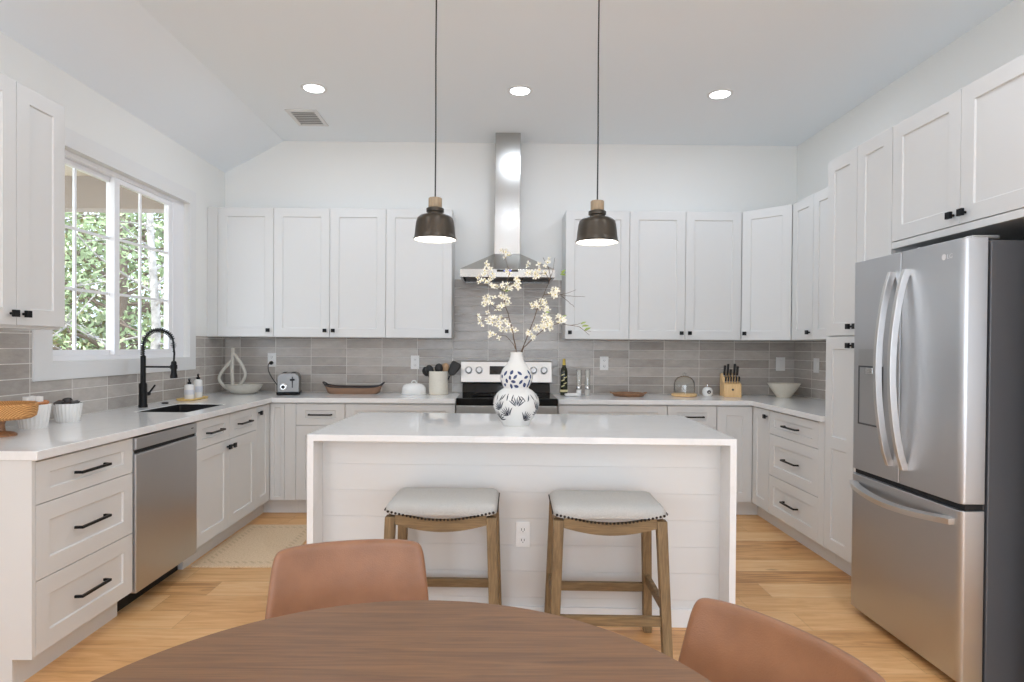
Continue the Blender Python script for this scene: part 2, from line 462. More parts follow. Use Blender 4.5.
# tiles
ztop_l = 1.388
tb = MB(); tb.cells([WL + .008, -.412, .572, WR - .008], [ZC, 1.388, 1.908], lambda i, j: j == 1 and i != 1, WB - .008, WB, lambda u, v, a: (u, a, v))
struct(tb.build('trim_1', M['tile_b'], smooth=0))['label'] = 'grey stacked tile backsplash behind the range'
tl = MB(); tl.cells([2.365, 3.165, 4.845, WB], [ZC, 1.128, 1.388], lambda i, j: i == 1 and j == 1, WL, WL + .008, lambda u, v, a: (a, u, v))
struct(tl.build('trim_2', M['tile_l'], smooth=0))['label'] = 'grey stacked tile backsplash under the window'
tr_ = MB().box(WR - .008, WR, 3.702, WB - .008, ZC, 1.388)
struct(tr_.build('trim_3', M['tile_r'], smooth=0))['label'] = 'grey stacked tile backsplash beside the tall pantry'
# window casing (flat boards) and reveal
cs = MB(); y0, y1, z0, z1 = 3.30, 4.75, 1.225, 2.41
cs.cells([3.165, y0, y1, 4.845], [1.125, z0, z1, 2.515], lambda i, j: i == 1 and j == 1, WL, WL + .018, lambda u, v, a: (a, u, v))
struct(cs.build('trim_4', M['trim'], smooth=0, bevel=.003))['label'] = 'white flat window casing'
# sliding window: frame, two sashes with bars
wf = MB(); xo = WL - .1
wf.cells([y0, y0 + .05, y1 - .155, y1], [z0, z0 + .03, z1 - .03, z1], lambda i, j: i == 1 and j == 1, xo, WL - .03, lambda u, v, a: (a, u, v))
win = wf.build('window_1', M['vinyl'], smooth=0, bevel=.003); struct(win)
def sash(ya, yb, xa, name):
    b = .052; m = MB(); m.cells([ya, ya + b, yb - b, yb], [z0 + .03, z0 + .03 + b * .6, z1 - .03 - b * .6, z1 - .03], lambda i, j: i == 1 and j == 1, xa, xa + .03, lambda u, v, a: (a, u, v))
    o = m.build(name, M['vinyl'], win, smooth=0, bevel=.002)
    za, zb = z0 + .03 + b * .6, z1 - .03 - b * .6; ym = ya + b + (yb - ya - 2 * b) * .42
    g = MB()
    g.box(xa + .008, xa + .022, ym - .008, ym + .008, za, zb)
    for k in (1, 2): 
        zz_ = za + (zb - za) * k / 3; g.box(xa + .009, xa + .021, ya + b, yb - b, zz_ - .008, zz_ + .008)
    g.build('muntin', M['vinyl'], o, smooth=0)
    MB().box(xa + .013, xa + .017, ya + b - .005, yb - b + .005, za - .005, zb + .005).build('pane', M['pane'], o, smooth=0)
sash(y0 + .038, 3.975, xo + .001, 'sash'); sash(3.911, y1 - .15, xo + .034, 'sash')
# unseen side windows and patio doors behind the camera, added to bring in daylight
def fixed(name, mk, us, vs, a0, a1, bars):
    m = MB(); m.cells([us[0], us[0] + .05, us[1] - .05, us[1]], [vs[0], vs[0] + .05, vs[1] - .05, vs[1]], lambda i, j: i == 1 and j == 1, a0, a1, mk)
    for b in bars:
        q = [mk(b - .035, vs[0] + .05, a0 + .01), mk(b + .035, vs[1] - .05, a1 - .01)]
        m.box(*sorted((q[0][0], q[1][0])), *sorted((q[0][1], q[1][1])), *sorted((q[0][2], q[1][2])))
    o = struct(m.build(name, M['vinyl'], smooth=0))
    q = [mk(us[0] + .04, vs[0] + .04, (a0 + a1) / 2 - .002), mk(us[1] - .04, vs[1] - .04, (a0 + a1) / 2 + .002)]
    MB().box(*sorted((q[0][0], q[1][0])), *sorted((q[0][1], q[1][1])), *sorted((q[0][2], q[1][2]))).build('pane', M['pane'], o, smooth=0)
fixed('added_window_left', lambda u, v, a: (a, u, v), (-3.4, -.5), (.6, 2.45), WL - .1, WL - .03, (-1.95,))
fixed('added_window_right', lambda u, v, a: (a, u, v), (-3.3, -.4), (.6, 2.45), WR + .03, WR + .1, (-1.85,))
fixed('added_door_rear', lambda u, v, a: (u, a, v), (-1.8, 2.0), (.04, 2.4), WREAR - .1, WREAR - .03, (.1,))

# ------------------------------------------------------------------ hardware and cabinets
def pull(mb_parent, cx, cz, L=.21, y=0):
    pts = [(cx - L / 2, y, cz), (cx - L / 2 + .004, y - .03, cz), (cx + L / 2 - .004, y - .03, cz), (cx + L / 2, y, cz)]
    return MB().tube(pts, .0078, 4, PI / 4, up=(0, 0, 1)).build('handle', M['black'], mb_parent, smooth=0, bevel=.0012)


def knob(parent, cx, cz, y=0):
    m = MB().tube([(cx, y, cz), (cx, y - .018, cz)], .006, 10)
    m.box(cx - .015, cx + .015, y - .031, y - .017, cz - .015, cz + .015)
    return m.build('knob', M['black'], parent, smooth=0, bevel=.0015)


def shaker(x0, x1, z0, z1, rail=.074, t=.02, rec=.008, mids=(), railx=None):
    rx = railx or rail; m = MB(); us = [x0, x0 + rx, x1 - rx, x1]; vs = [z0, z0 + rail]
    for c in mids: vs += [c - rail / 2, c + rail / 2]
    vs += [z1 - rail, z1]
    for i in range(3):
        for j in range(len(vs) - 1):
            a, b, c, d = us[i], us[i + 1], vs[j], vs[j + 1]
            if i == 1 and j % 2 == 1:
                e = .003
                o = [(a, 0, c), (b, 0, c), (b, 0, d), (a, 0, d)]; p = [(a + e, rec, c + e), (b - e, rec, c + e), (b - e, rec, d - e), (a + e, rec, d - e)]
                m.add(o + p, [(0, 1, 5, 4), (1, 2, 6, 5), (2, 3, 7, 6), (3, 0, 4, 7), (4, 5, 6, 7)])
            else:
                m.add([(a, 0, c), (b, 0, c), (b, 0, d), (a, 0, d)], [(0, 1, 2, 3)])
    m.add([(x0, t, z0), (x1, t, z0), (x1, t, z1), (x0, t, z1)], [(3, 2, 1, 0)])
    for k in range(len(vs) - 1):
        for x in (x0, x1): m.add([(x, 0, vs[k]), (x, 0, vs[k + 1]), (x, t, vs[k + 1]), (x, t, vs[k])], [(0, 1, 2, 3)])
    for k in range(3):
        for z in (z0, z1): m.add([(us[k], 0, z), (us[k + 1], 0, z), (us[k + 1], t, z), (us[k], t, z)], [(0, 1, 2, 3)])
    return m


def front(root, kind, x0, x1, z0, z1, hw=None, mids=(), L=.19, rail=None):
    g = .0017
    rail = rail or (.05 if kind == 'drawer' and z1 - z0 < .2 else .072)
    d = shaker(x0 + g, x1 - g, z0 + g, z1 - g, rail, mids=mids, railx=.072).build(kind, M['cab'], root, smooth=0, bevel=.0012)
    if hw == 'pull': pull(d, (x0 + x1) / 2, (z0 + z1) / 2, L)
    elif isinstance(hw, tuple): knob(d, *hw)
    return d


def base_cab(label, loc, rz, w, depth=.6, name='base_cabinet', toe=True, z1=ZC0):
    r = thing(name, label, 'cabinet', loc, rz)
    MB().box(.001, w - .001, .021, depth, .114, z1).build('body', M['cab'], r, smooth=0, bevel=.001)
    if toe:
        m = MB().box(.0, w, .075, .09, 0, .114)
        m.box(.0, .018, .09, depth, 0, .114).box(w - .018, w, .09, depth, 0, .114)
        m.build('toe_kick', M['cab'], r, smooth=0)
    return r


ZT, ZB = .868, .117
R90 = PI / 2
# left run (faces +X): local x runs away from the camera
ld = base_cab('white three-drawer base cabinet beside the dishwasher', (XL, 2.362, 0), R90, .622)
for a, b in ((.117, .405), (.405, .70), (.70, ZT)): front(ld, 'drawer', 0, .622, a, b, 'pull', L=.19)
MB().prism([(0, .114), (.075, .114), (.075, 0), (.622, 0), (.622, ZC0), (0, ZC0)], 'x', -.02, -.001).build('end_panel', M['cab'], ld, smooth=0, bevel=.001)
sb = base_cab('white sink base cabinet below the black faucet', (XL, 3.6, 0), R90, .892, name='sink_cabinet', z1=.64)
front(sb, 'drawer', 0, .446, .70, ZT, 'pull', L=.19); front(sb, 'drawer', .446, .892, .70, ZT, 'pull', L=.19)
front(sb, 'door', 0, .446, ZB, .70, (.41, .655)); front(sb, 'door', .446, .892, ZB, .70, (.482, .655))
MB().box(.001, .891, .021, .035, .64, ZC0).build('apron_rail', M['cab'], sb, smooth=0)
# left blind corner
cl = thing('corner_cabinet', 'white corner base cabinet between the sink cabinet and the toaster side', 'cabinet', (XL, 4.492, 0), R90)
MB().prism([(.001, .021), (.2885, .021), (.2885, -.2), (.89, -.2), (.89, .628), (.001, .628)], 'z', .114, ZC0).build('body', M['cab'], cl, smooth=0)
MB().box(0, .355, .075, .09, 0, .114).box(.341, .355, -.2, .075, 0, .114).build('toe_kick', M['cab'], cl, smooth=0)
front(cl, 'door', 0, .2645, ZB, ZT, (.04, .82))
_d = shaker(.002, .112, ZB, ZT, .03); _d.xf(Matrix.Translation((.2665, 0, 0)) @ Matrix.Rotation(-R90, 4, 'Z')).build('door', M['cab'], cl, smooth=0, bevel=.0012)
_d = MB().box(.114, .2, 0, .02, ZB, ZT); _d.xf(Matrix.Translation((.2665, 0, 0)) @ Matrix.Rotation(-R90, 4, 'Z')).build('filler', M['cab'], cl, smooth=0, bevel=.001)
# back run (faces -Y)
b1 = base_cab('white narrow base cabinet with one drawer below the toaster', (-1.577, YF, 0), 0, .379)
front(b1, 'drawer', 0, .379, .70, ZT, 'pull', L=.175); front(b1, 'door', 0, .379, ZB, .70, (.33, .655))
b2 = base_cab('white wide base cabinet below the white domed dish', (-1.197, YF, 0), 0, .855)
front(b2, 'drawer', 0, .855, .70, ZT, 'pull', L=.19); front(b2, 'door', 0, .4275, ZB, .70, (.39, .655)); front(b2, 'door', .4275, .855, ZB, .70, (.465, .655))
b3 = base_cab('white wide base cabinet below the oil bottle', (.46, YF, 0), 0, .85)
front(b3, 'drawer', 0, .85, .70, ZT, 'pull', L=.19); front(b3, 'door', 0, .425, ZB, .70, (.385, .655)); front(b3, 'door', .425, .85, ZB, .70, (.465, .655))
b4 = base_cab('white narrow base cabinet with one drawer below the glass cloche', (1.312, YF, 0), 0, .386)
front(b4, 'drawer', 0, .386, .70, ZT, 'pull', L=.175); front(b4, 'door', 0, .386, ZB, .70, (.05, .655))
# right corner with folding doors
cr = thing('corner_cabinet', 'white corner base cabinet with folding doors below the knife block', 'cabinet', (1.7, YF, 0), 0)
MB().prism([(.001, .021), (.301, .021), (.301, -.293), (.9, -.293), (.9, .62), (.001, .62)], 'z', .114, ZC0).build('body', M['cab'], cr, smooth=0)
MB().box(0, .355, .075, .09, 0, .114).box(.355, .37, -.293, .09, 0, .114).build('toe_kick', M['cab'], cr, smooth=0)
front(cr, 'door', 0, .278, ZB, ZT)
_d = shaker(.002, .292, ZB, ZT); _dd = _d.xf(Matrix.Translation((.28, 0, 0)) @ Matrix.Rotation(-R90, 4, 'Z')).build('door', M['cab'], cr, smooth=0, bevel=.0012)
_k = knob(_dd, .258, .82); _k.data.transform(Matrix.Translation((.28, 0, 0)) @ Matrix.Rotation(-R90, 4, 'Z'))
# right run (faces -X): local x runs toward the camera
rd = base_cab('white three-drawer base cabinet beside the tall pantry', (XR, 4.463, 0), -R90, .69)
for a, b in ((.117, .40), (.40, .70), (.70, ZT)): front(rd, 'drawer', 0, .69, a, b, 'pull', L=.195)
MB().box(.69, .761, .0, .02, ZB, ZC0).box(.69, .761, .075, .09, 0, ZB).build('filler', M['cab'], rd, smooth=0)
# pantry
pa = thing('pantry_cabinet', 'tall white pantry cabinet between the right counter and the refrigerator', 'cabinet', (XR, 3.7, 0), -R90)
MB().box(.0, .61, .021, .62, .114, ZUT).build('body', M['cab'], pa, smooth=0, bevel=.001)
MB().box(0, .61, .075, .09, 0, .114).box(0, .018, .09, .62, 0, .114).box(.592, .61, .09, .62, 0, .114).build('toe_kick', M['cab'], pa, smooth=0)
front(pa, 'door', .0, .305, ZB, 1.396, (.27, 1.343), mids=(.765,)); front(pa, 'door', .305, .61, ZB, 1.396, (.335, 1.343), mids=(.765,))
front(pa, 'door', .0, .305, 1.400, ZUT, (.27, 1.45)); front(pa, 'door', .305, .61, 1.400, ZUT, (.335, 1.45))
# over-fridge cabinet and its end panel
of = thing('fridge_cabinet', 'white two-door cabinet hanging above the refrigerator', 'cabinet', (XR, 3.088, 0), -R90)
MB().box(.0, .918, .021, .62, 1.845, ZUT).build('body', M['cab'], of, smooth=0, bevel=.001)
MB().box(.0, .918, .0, .021, 1.83, 1.862).build('valance', M['cab'], of, smooth=0, bevel=.001)
front(of, 'door', .0, .459, 1.865, ZUT, (.425, 1.91)); front(of, 'door', .459, .918, 1.865, ZUT, (.493, 1.91))
MB().box(.918, .938, .0, .62, 0, ZUT).build('end_panel', M['cab'], of, smooth=0)


def upper(label, loc, rz, w, depth=.32, z0=ZU, z1=ZUT):
    r = thing('wall_cabinet', label, 'cabinet', loc, rz)
    MB().box(.001, w - .001, .021, depth, z0, z1 - .001).build('body', M['cab'], r, smooth=0, bevel=.001)
    return r


YU = WB - .33; ZK = ZU + .055
u = upper('white single-door wall cabinet above the looped stoneware bowl', (-2.323, YU, 0), 0, .458); front(u, 'door', 0, .458, ZU, ZUT, (.42, ZK))
MB().box(-.086, -.001, .0, .32, ZU, ZUT).build('filler', M['cab'], u, smooth=0, bevel=.001)
u = upper('white two-door wall cabinet above the toaster and the long basket', (-1.865, YU, 0), 0, .922); front(u, 'door', 0, .461, ZU, ZUT, (.427, ZK)); front(u, 'door', .461, .922, ZU, ZUT, (.495, ZK))
u = upper('white single-door wall cabinet above the utensil crock', (-.943, YU, 0), 0, .545); front(u, 'door', 0, .545, ZU, ZUT, (.507, ZK))
u = upper('white single-door wall cabinet above the oil bottle', (.54, YU, 0), 0, .529); front(u, 'door', 0, .529, ZU, ZUT, (.037, ZK))
u = upper('white two-door wall cabinet above the glass cloche', (1.069, YU, 0), 0, .928); front(u, 'door', 0, .464, ZU, ZUT, (.43, ZK)); front(u, 'door', .464, .928, ZU, ZUT, (.498, ZK))
# diagonal corner
cd = thing('wall_cabinet', 'white diagonal corner wall cabinet above the cream bowl', 'cabinet', (1.998, YU, 0), -math.atan2(.288, .282))
wd = math.hypot(.288, .282)
Rm = Matrix.Rotation(math.atan2(.288, .282), 4, 'Z')
def _w2l(x, y): return tuple((Rm @ Vector((x - 1.998, y - YU, 0)))[:2])
_pp = [_w2l(1.999, WB - .01), _w2l(1.999, YU + .029), (.008, .021), (wd - .008, .021), _w2l(2.309, YU - .288), _w2l(WR - .002, YU - .288), _w2l(WR - .002, WB - .01)]
MB().prism(_pp, 'z', ZU, ZUT - .001).build('body', M['cab'], cd, smooth=0)
front(cd, 'door', .003, wd - .003, ZU, ZUT, (.04, ZK))
# right uppers
ur = upper('white wall cabinet over the right counter beside the pantry', (2.28, 4.768, 0), -R90, 1.066)
front(ur, 'door', 0, .318, ZU, ZUT, (.282, ZK)); front(ur, 'door', .318, .636, ZU, ZUT, (.602, ZK)); front(ur, 'door', .636, 1.066, ZU, ZUT, (1.01, ZK))
# left upper near the camera
ul = upper('white two-door wall cabinet near the window over the ribbed cups', (WL + .33, 2.362, 0), R90, .588)
front(ul, 'door', 0, .294, ZU + .012, ZUT, (.26, ZK + .008)); front(ul, 'door', .294, .588, ZU + .012, ZUT, (.328, ZK + .008))

# ------------------------------------------------------------------ countertops
OH = .025
x_edge = XL + OH; y_edge = YF - OH
us = [WL + .008, -2.2, -1.88, x_edge, -.338]; vs = [2.335, 3.7, 4.22, y_edge, WB - .008]
ct = MB(); ct.cells(us, vs, lambda i, j: (i == 1 and j == 1) or (i == 3 and j < 3), ZC0, ZC, lambda u_, v_, a: (u_, v_, a))
tag(ct.build('countertop', M['quartz'], smooth=0, bevel=.003), 'white quartz countertop running under the window and turning to the range', 'countertop')
us = [.458, XR - OH, WR - .008]; vs = [3.703, y_edge, WB - .008]
ct = MB(); ct.cells(us, vs, lambda i, j: i == 0 and j == 0, ZC0, ZC, lambda u_, v_, a: (u_, v_, a))
tag(ct.build('countertop', M['quartz'], smooth=0, bevel=.003), 'white quartz countertop turning from the range to the pantry', 'countertop')
# sink
sk = thing('sink', 'black undermount sink set into the counter under the window', 'sink', (-2.04, 3.96, 0))
m = MB(); w_, d_ = .172, .272
rows = [[(x, y, z) for x, y in rrect(a, b, .012)] for a, b, z in ((w_ - .0155, d_ - .0155, ZC0 - .03), (w_ - .0155, d_ - .0155, ZC - .003), (w_ - .022, d_ - .022, ZC - .003), (w_ - .022, d_ - .022, ZC0 - .02), (w_ - .028, d_ - .028, .68), (w_ - .043, d_ - .043, .67))]
m.grid(rows, True, False, True); m.build('basin', M['sinkm'], sk)
MB().lathe([(.045, .672), (.045, .677), (.03, .679), (.0, .679)], 24).build('drain', M['black'], sk)
# faucet
fa = thing('faucet', 'tall matte black spring faucet behind the sink', 'faucet', (-2.3, 3.97, ZC))
MB().lathe([(.027, 0), (.027, .015), (.024, .02), (.024, .15), (.016, .16), (.016, .33), (.011, .335)], 24).build('stem', M['black'], fa)
pts = [(0, 0, .33), (0, 0, .4)] + [(.1 - .1 * math.cos(a), 0, .4 + .1 * math.sin(a)) for a in [PI * k / 14 for k in range(1, 13)]] + [(.2, 0, .35), (.197, 0, .30)]
MB().tube(pts, .006, 10).build('hose', M['black'], fa)
hel = []; fine = []
P_ = [Vector(p) for p in pts[:15]]
for i in range(len(P_) - 1):
    for k in range(16): fine.append(P_[i].lerp(P_[i + 1], k / 16))
L_ = 0
for i in range(len(fine) - 1):
    t = (fine[i + 1] - fine[i]); L_ += t.length; t.normalize(); n1 = Vector((0, 1, 0)); n2 = t.cross(n1); a = L_ / .013 * 2 * PI
    hel.append(fine[i] + n1 * math.cos(a) * .0135 + n2 * math.sin(a) * .0135)
MB().tube(hel, .0028, 5).build('spring', M['black'], fa)
MB().lathe([(.012, .30), (.017, .29), (.017, .225), (.022, .205), (.022, .19)], 20, (.197, 0, 0)).build('spray_head', M['black'], fa)
MB().tube([(0, 0, .262), (.18, 0, .262)], .006, 8).lathe([(.021, .25), (.021, .275)], 20, (.197, 0, 0)).build('docking_arm', M['black'], fa)
MB().tube([(0, -.02, .085), (.01, .05, .085)], .013, 12).tube([(.01, .045, .085), (.035, .075, .14)], .006, 8).build('lever', M['black'], fa)
tag(MB().lathe([(.022, 0), (.022, .005), (.017, .009), (0, .009)], 24, (-2.3, 4.23, ZC)).build('air_switch', M['black']), 'small round black button on the counter behind the sink', 'switch')

# ------------------------------------------------------------------ dishwasher
dw = thing('dishwasher', 'stainless steel dishwasher between white drawers and sink cabinet', 'dishwasher', (XL, 2.988, 0), R90)
m = MB(); m.prism([(-.012, .105), (-.012, .785), (.004, .79), (.004, .803), (-.012, .808), (-.012, .866), (.03, .868), (.03, .105)], 'x', .004, .604)
m.build('door', M['steel'], dw, smooth=0, bevel=.004)
MB().box(.012, .596, -.001, .006, .788, .806).build('handle_groove', M['dark'], dw, smooth=0)
MB().box(.004, .604, .03, .58, .09, .87).build('tub', M['dark'], dw, smooth=0)
MB().box(.004, .604, .1, .115, .0, .1).build('toe_panel', M['dark'], dw, smooth=0)
MB().box(.535, .56, -.0128, -.0115, .838, .844).build('badge', M['gasket'], dw, smooth=0)

# ------------------------------------------------------------------ range
ra = thing('range', 'stainless steel electric range with black glass cooktop under the hood', 'range', (.059, 4.70, 0))
MB().box(-.378, .378, .06, .66, .04, .868).build('body', M['fridge_side'], ra, smooth=0)
MB().box(-.39, .39, -.012, .6, .869, .925).build('cooktop', M['bglass'], ra, smooth=0, bevel=.005)
for bx, by, br in ((-.19, .17, .095), (.19, .17, .08), (-.19, .43, .075), (.19, .43, .095)):
    MB().lathe([(br, .9252), (br, .9256), (br - .003, .9256), (br - .003, .9252)], 40, (bx, by, 0)).build('burner_ring', M['gasket'], ra)
MB().box(-.388, .388, -.016, .06, .80, .867).build('front_rail', M['steelx'], ra, smooth=0, bevel=.004)
MB().box(-.376, .376, -.02, .06, .26, .795).build('oven_door', M['bglass'], ra, smooth=0, bevel=.004)
MB().tube([(-.33, -.02, .74), (-.33, -.06, .74), (.33, -.06, .74), (.33, -.02, .74)], .011, 10).build('handle', M['chrome'], ra)
MB().box(-.376, .376, -.02, .06, .06, .255).build('storage_drawer', M['steelx'], ra, smooth=0, bevel=.004)
MB().prism([(.575, .925), (.66, .925), (.66, 1.0), (.60, 1.0)], 'x', -.378, .378).build('vent_riser', M['bglass'], ra, smooth=0, bevel=.004)
bgd = MB().prism([(.585, 1.012), (.66, 1.0), (.66, 1.19), (.645, 1.196), (.615, 1.19)], 'x', -.395, .395).build('control_panel', M['steelx'], ra, smooth=0, bevel=.004)
# panel tilt: knobs and display sit on the sloping face
def onp(x, z): 
    t = (z - 1.012) / (1.19 - 1.012); return (x, .585 + .03 * t, z)
tl_ = math.atan2(.03, .178)
for kx in (-.325, -.235, .235, .325):
    k = MB().lathe([(.034, 0), (.034, .004), (.027, .006), (.025, .026), (.021, .03), (0, .03)], 28)
    k.box(-.004, .004, -.024, .024, .026, .036)
    px, py, pz = onp(kx, 1.115)
    k.xf(Matrix.Translation((px, py - .001, pz)) @ Matrix.Rotation(R90 - tl_, 4, 'X')).build('knob', M['steel'], ra)
mm = Matrix.Translation(onp(0, 1.115)) @ Matrix.Rotation(R90 - tl_, 4, 'X')
MB().box(-.145, .145, -.037, .037, 0, .003).xf(mm).build('display', M['bglass'], ra, smooth=0)
MB().box(-.03, .03, .005, .022, .003, .0036).xf(mm).build('clock', M['slotm'], ra, smooth=0)
# ------------------------------------------------------------------ hood
hd = thing('range_hood', 'stainless steel pyramid range hood with tall chimney on the back wall', 'range hood', (.058, WB, 0))
hw = .38
m = MB(); m.cells([-hw, -hw + .02, hw - .02, hw], [-.5, -.48, -.03, -.009], lambda i, j: i == 1 and j == 1, 1.876, 1.94, lambda a, b, c: (a, b, c))
m.build('skirt', M['hood'], hd, smooth=0, bevel=.002)
cw, cf = .108, -.27
m = MB(); A = [(-hw, -.5, 1.94), (hw, -.5, 1.94), (hw, -.009, 1.94), (-hw, -.009, 1.94)]; B = [(-cw, cf, 2.095), (cw, cf, 2.095), (cw, -.009, 2.095), (-cw, -.009, 2.095)]
m.add(A + B, [(0, 1, 5, 4), (1, 2, 6, 5), (2, 3, 7, 6), (3, 0, 4, 7), (3, 2, 1, 0), (4, 5, 6, 7)]); m.build('canopy', M['hood'], hd, smooth=0, bevel=.002)
m = MB()
for k in range(3): m.box(-hw + .03 + k * .243, -hw + .26 + k * .243, -.47, -.04, 1.888, 1.896)
m.build('filter', M['gasket'], hd, smooth=0)
MB().box(-cw, cw, cf, -.009, 2.095, 2.42).build('lower_chimney', M['hood'], hd, smooth=0, bevel=.002)
MB().box(-cw + .003, cw - .003, cf + .003, -.009, 2.42, H - .001).build('upper_chimney', M['hood'], hd, smooth=0, bevel=.002)
MB().box(-.085, .085, -.5015, -.499, 1.918, 1.936).build('control_strip', M['bglass'], hd, smooth=0)
MB().box(-.03, .03, -.5022, -.5012, 1.922, 1.932).build('display', M['lcd'], hd, smooth=0)

# ------------------------------------------------------------------ refrigerator
fr = thing('refrigerator', 'stainless steel french-door refrigerator with bottom freezer drawer', 'refrigerator', (1.78, 3.077, 0), -R90)
FW = .742
MB().box(.004, FW - .004, .105, .80, .03, 1.748).build('body', M['fridge_side'], fr, smooth=0, bevel=.006)
MB().box(.02, FW - .02, .07, .106, .05, 1.735).build('gasket', M['gasket'], fr, smooth=0)
def fdoor(x0, x1, z0, z1, rl, rr, name):
    # plan outline with softly rounded outer edges, flat face
    out = [(x0, .055)]
    n = 8
    def rnd(cx, r, side):
        ps = []
        for k in range(n + 1):
            a = PI / 2 * k / n
            ps.append((cx - side * (r - r * (1 - math.cos(a)) * 0) * math.cos(a) if False else cx + side * r * (math.sin(a) - 1), .6 * r * (1 - math.cos(a))))
        return ps
    L_ = [(x0 + rl * (1 - math.sin(PI / 2 * k / n)), .62 * rl * (1 - math.cos(PI / 2 * k / n))) for k in range(n, -1, -1)]
    R_ = [(x1 - rr * (1 - math.sin(PI / 2 * k / n)), .62 * rr * (1 - math.cos(PI / 2 * k / n))) for k in range(n + 1)]
    poly = [(x0, .092)] + L_ + R_ + [(x1, .092)]
    return MB().prism(poly, 'z', z0, z1)
def place(m, name, bev=.003): return m.build(name, M['steel'], fr, smooth=30, bevel=bev)
dl = place(fdoor(0, FW / 2 - .003, .728, 1.757, .03, .006, 'l'), 'door')
dr = place(fdoor(FW / 2 + .003, FW, .728, 1.757, .006, .03, 'r'), 'door')
dz = place(fdoor(0, FW, .035, .702, .03, .03, 'd'), 'freezer_drawer')
MB().box(.01, FW - .01, .02, .09, .702, .728).build('drawer_gap_shade', M['dark'], fr, smooth=0)  # near-black strip standing in for the shade between doors and drawer
MB().box(.03, FW - .03, .06, .09, .0, .035).build('toe_grille', M['dark'], fr, smooth=0)
for hx in (.05, FW - .05): MB().box(hx - .022, hx + .022, .05, .16, 1.7575, 1.77).build('hinge_cover', M['satin'], fr, smooth=0, bevel=.004)
def bow(xm, za, zb, name, par):
    pts = []; n = 16
    for k in range(n + 1):
        t = k / n; s = math.sin(PI * t); pts.append((xm, -.012 - .058 * s ** .75, za + (zb - za) * t))
    pts = [(xm, .002, za)] + pts + [(xm, .002, zb)]
    MB().tube(pts, .02, 4, PI / 4, flat=.8, up=(1, 0, 0)).build('handle', M['satin'], par, smooth=50, bevel=.004)
bow(FW / 2 - .05, .81, 1.66, 'h', dl); bow(FW / 2 + .05, .81, 1.66, 'h', dr)
pts = []
for k in range(17):
    t = k / 16; s = math.sin(PI * t); pts.append((.05 + (FW - .1) * t, -.012 - .045 * s ** .7, .655 - .02 * s))
pts = [(.05, .002, .655)] + pts + [(FW - .05, .002, .655)]
MB().tube(pts, .024, 4, PI / 4, flat=.7, up=(0, 0, 1)).build('handle', M['satin'], dz, smooth=50, bevel=.004)
# dispenser in the left door
dp = MB(); dp.cells([.062, .07, .245, .253], [.955, .963, 1.235, 1.243], lambda i, j: i == 1 and j == 1, -.004, .004, lambda u_, v_, a: (u_, a, v_))
disp = dp.build('dispenser', M['gasket'], dl, smooth=0, bevel=.001)
MB().box(.07, .245, -.0015, .0005, .963, 1.235).build('recess', P('dispenser_grey', (186, 186, 186), .4, .85), disp, smooth=0)
MB().box(.062, .253, -.004, .002, 1.243, 1.325).build('touch_panel', P('touch_panel_grey', (192, 192, 192), .34, .95), disp, smooth=0, bevel=.001)
MB().box(.14, .2, -.02, 0, 1.205, 1.235).build('spout', M['chrome'], disp, smooth=0, bevel=.003)
# maker's mark on the right door: disc with letters
def text_mesh(txt, size, name, mat, parent, mtx, ext=.0006):
    cu = bpy.data.curves.new(name, 'FONT'); cu.body = txt; cu.size = size; cu.extrude = ext; cu.align_x = 'LEFT'
    tmp = bpy.data.objects.new(name, cu); COL.objects.link(tmp)
    dg = bpy.context.evaluated_depsgraph_get(); me = bpy.data.meshes.new_from_object(tmp.evaluated_get(dg)); bpy.data.objects.remove(tmp)
    me.transform(mtx); me.materials.clear(); me.materials.append(mat)
    o = bpy.data.objects.new(name, me); COL.objects.link(o); o.parent = parent
    return o
lm = Matrix.Translation((FW - .108, -.0012, 1.695)) @ Matrix.Rotation(R90, 4, 'X')
lg = MB().lathe([(.012, -.0006), (.012, .0006)], 24).xf(lm).build('logo', M['logo'], dr)
text_mesh('LG', .026, 'lettering', M['logo'], lg, Matrix.Translation((FW - .092, -.0012, 1.686)) @ Matrix.Rotation(R90, 4, 'X'))

# ------------------------------------------------------------------ island
isl = thing('kitchen_island', 'white waterfall quartz island with shiplap front', 'kitchen island', (-.882, 2.815, 0), math.radians(-2))
IW, ID, ST = 1.957, .945, .03
m = MB().prism([(0, 0), (ST, 0), (ST, ZC - ST), (IW - ST, ZC - ST), (IW - ST, 0), (IW, 0), (IW, ZC), (0, ZC)], 'y', 0, ID)
m.build('countertop', M['quartz'], isl, smooth=0, bevel=.002)
PY = .135
prof = []; z = .1; zs_ = []
m = MB(); rows = [(PY, 0), ]
k = 0; zz_ = [0]
seq = []
for b in range(7):
    za = .126 * b; zb = min(.126 * (b + 1), ZC - ST)
    seq += [(PY, za + .001), (PY, zb - .001), (PY + .0025, zb - .0006), (PY + .0025, zb + .0006)]
seq = [p for p in seq if p[1] <= ZC - ST]; seq[-1] = (PY, ZC - ST)
m.grid([[(x, y, z) for x in (ST, IW - ST)] for y, z in seq])
m.build('shiplap_panel', M['cab'], isl, smooth=0)
MB().box(ST, IW - ST, PY + .006, ID - .03, .1, ZC - ST).build('body', M['cab'], isl, smooth=0)
MB().box(ST, IW - ST, PY - .014, PY - .0005, 0, .085).build('baseboard', M['trim'], isl, smooth=0, bevel=.002)


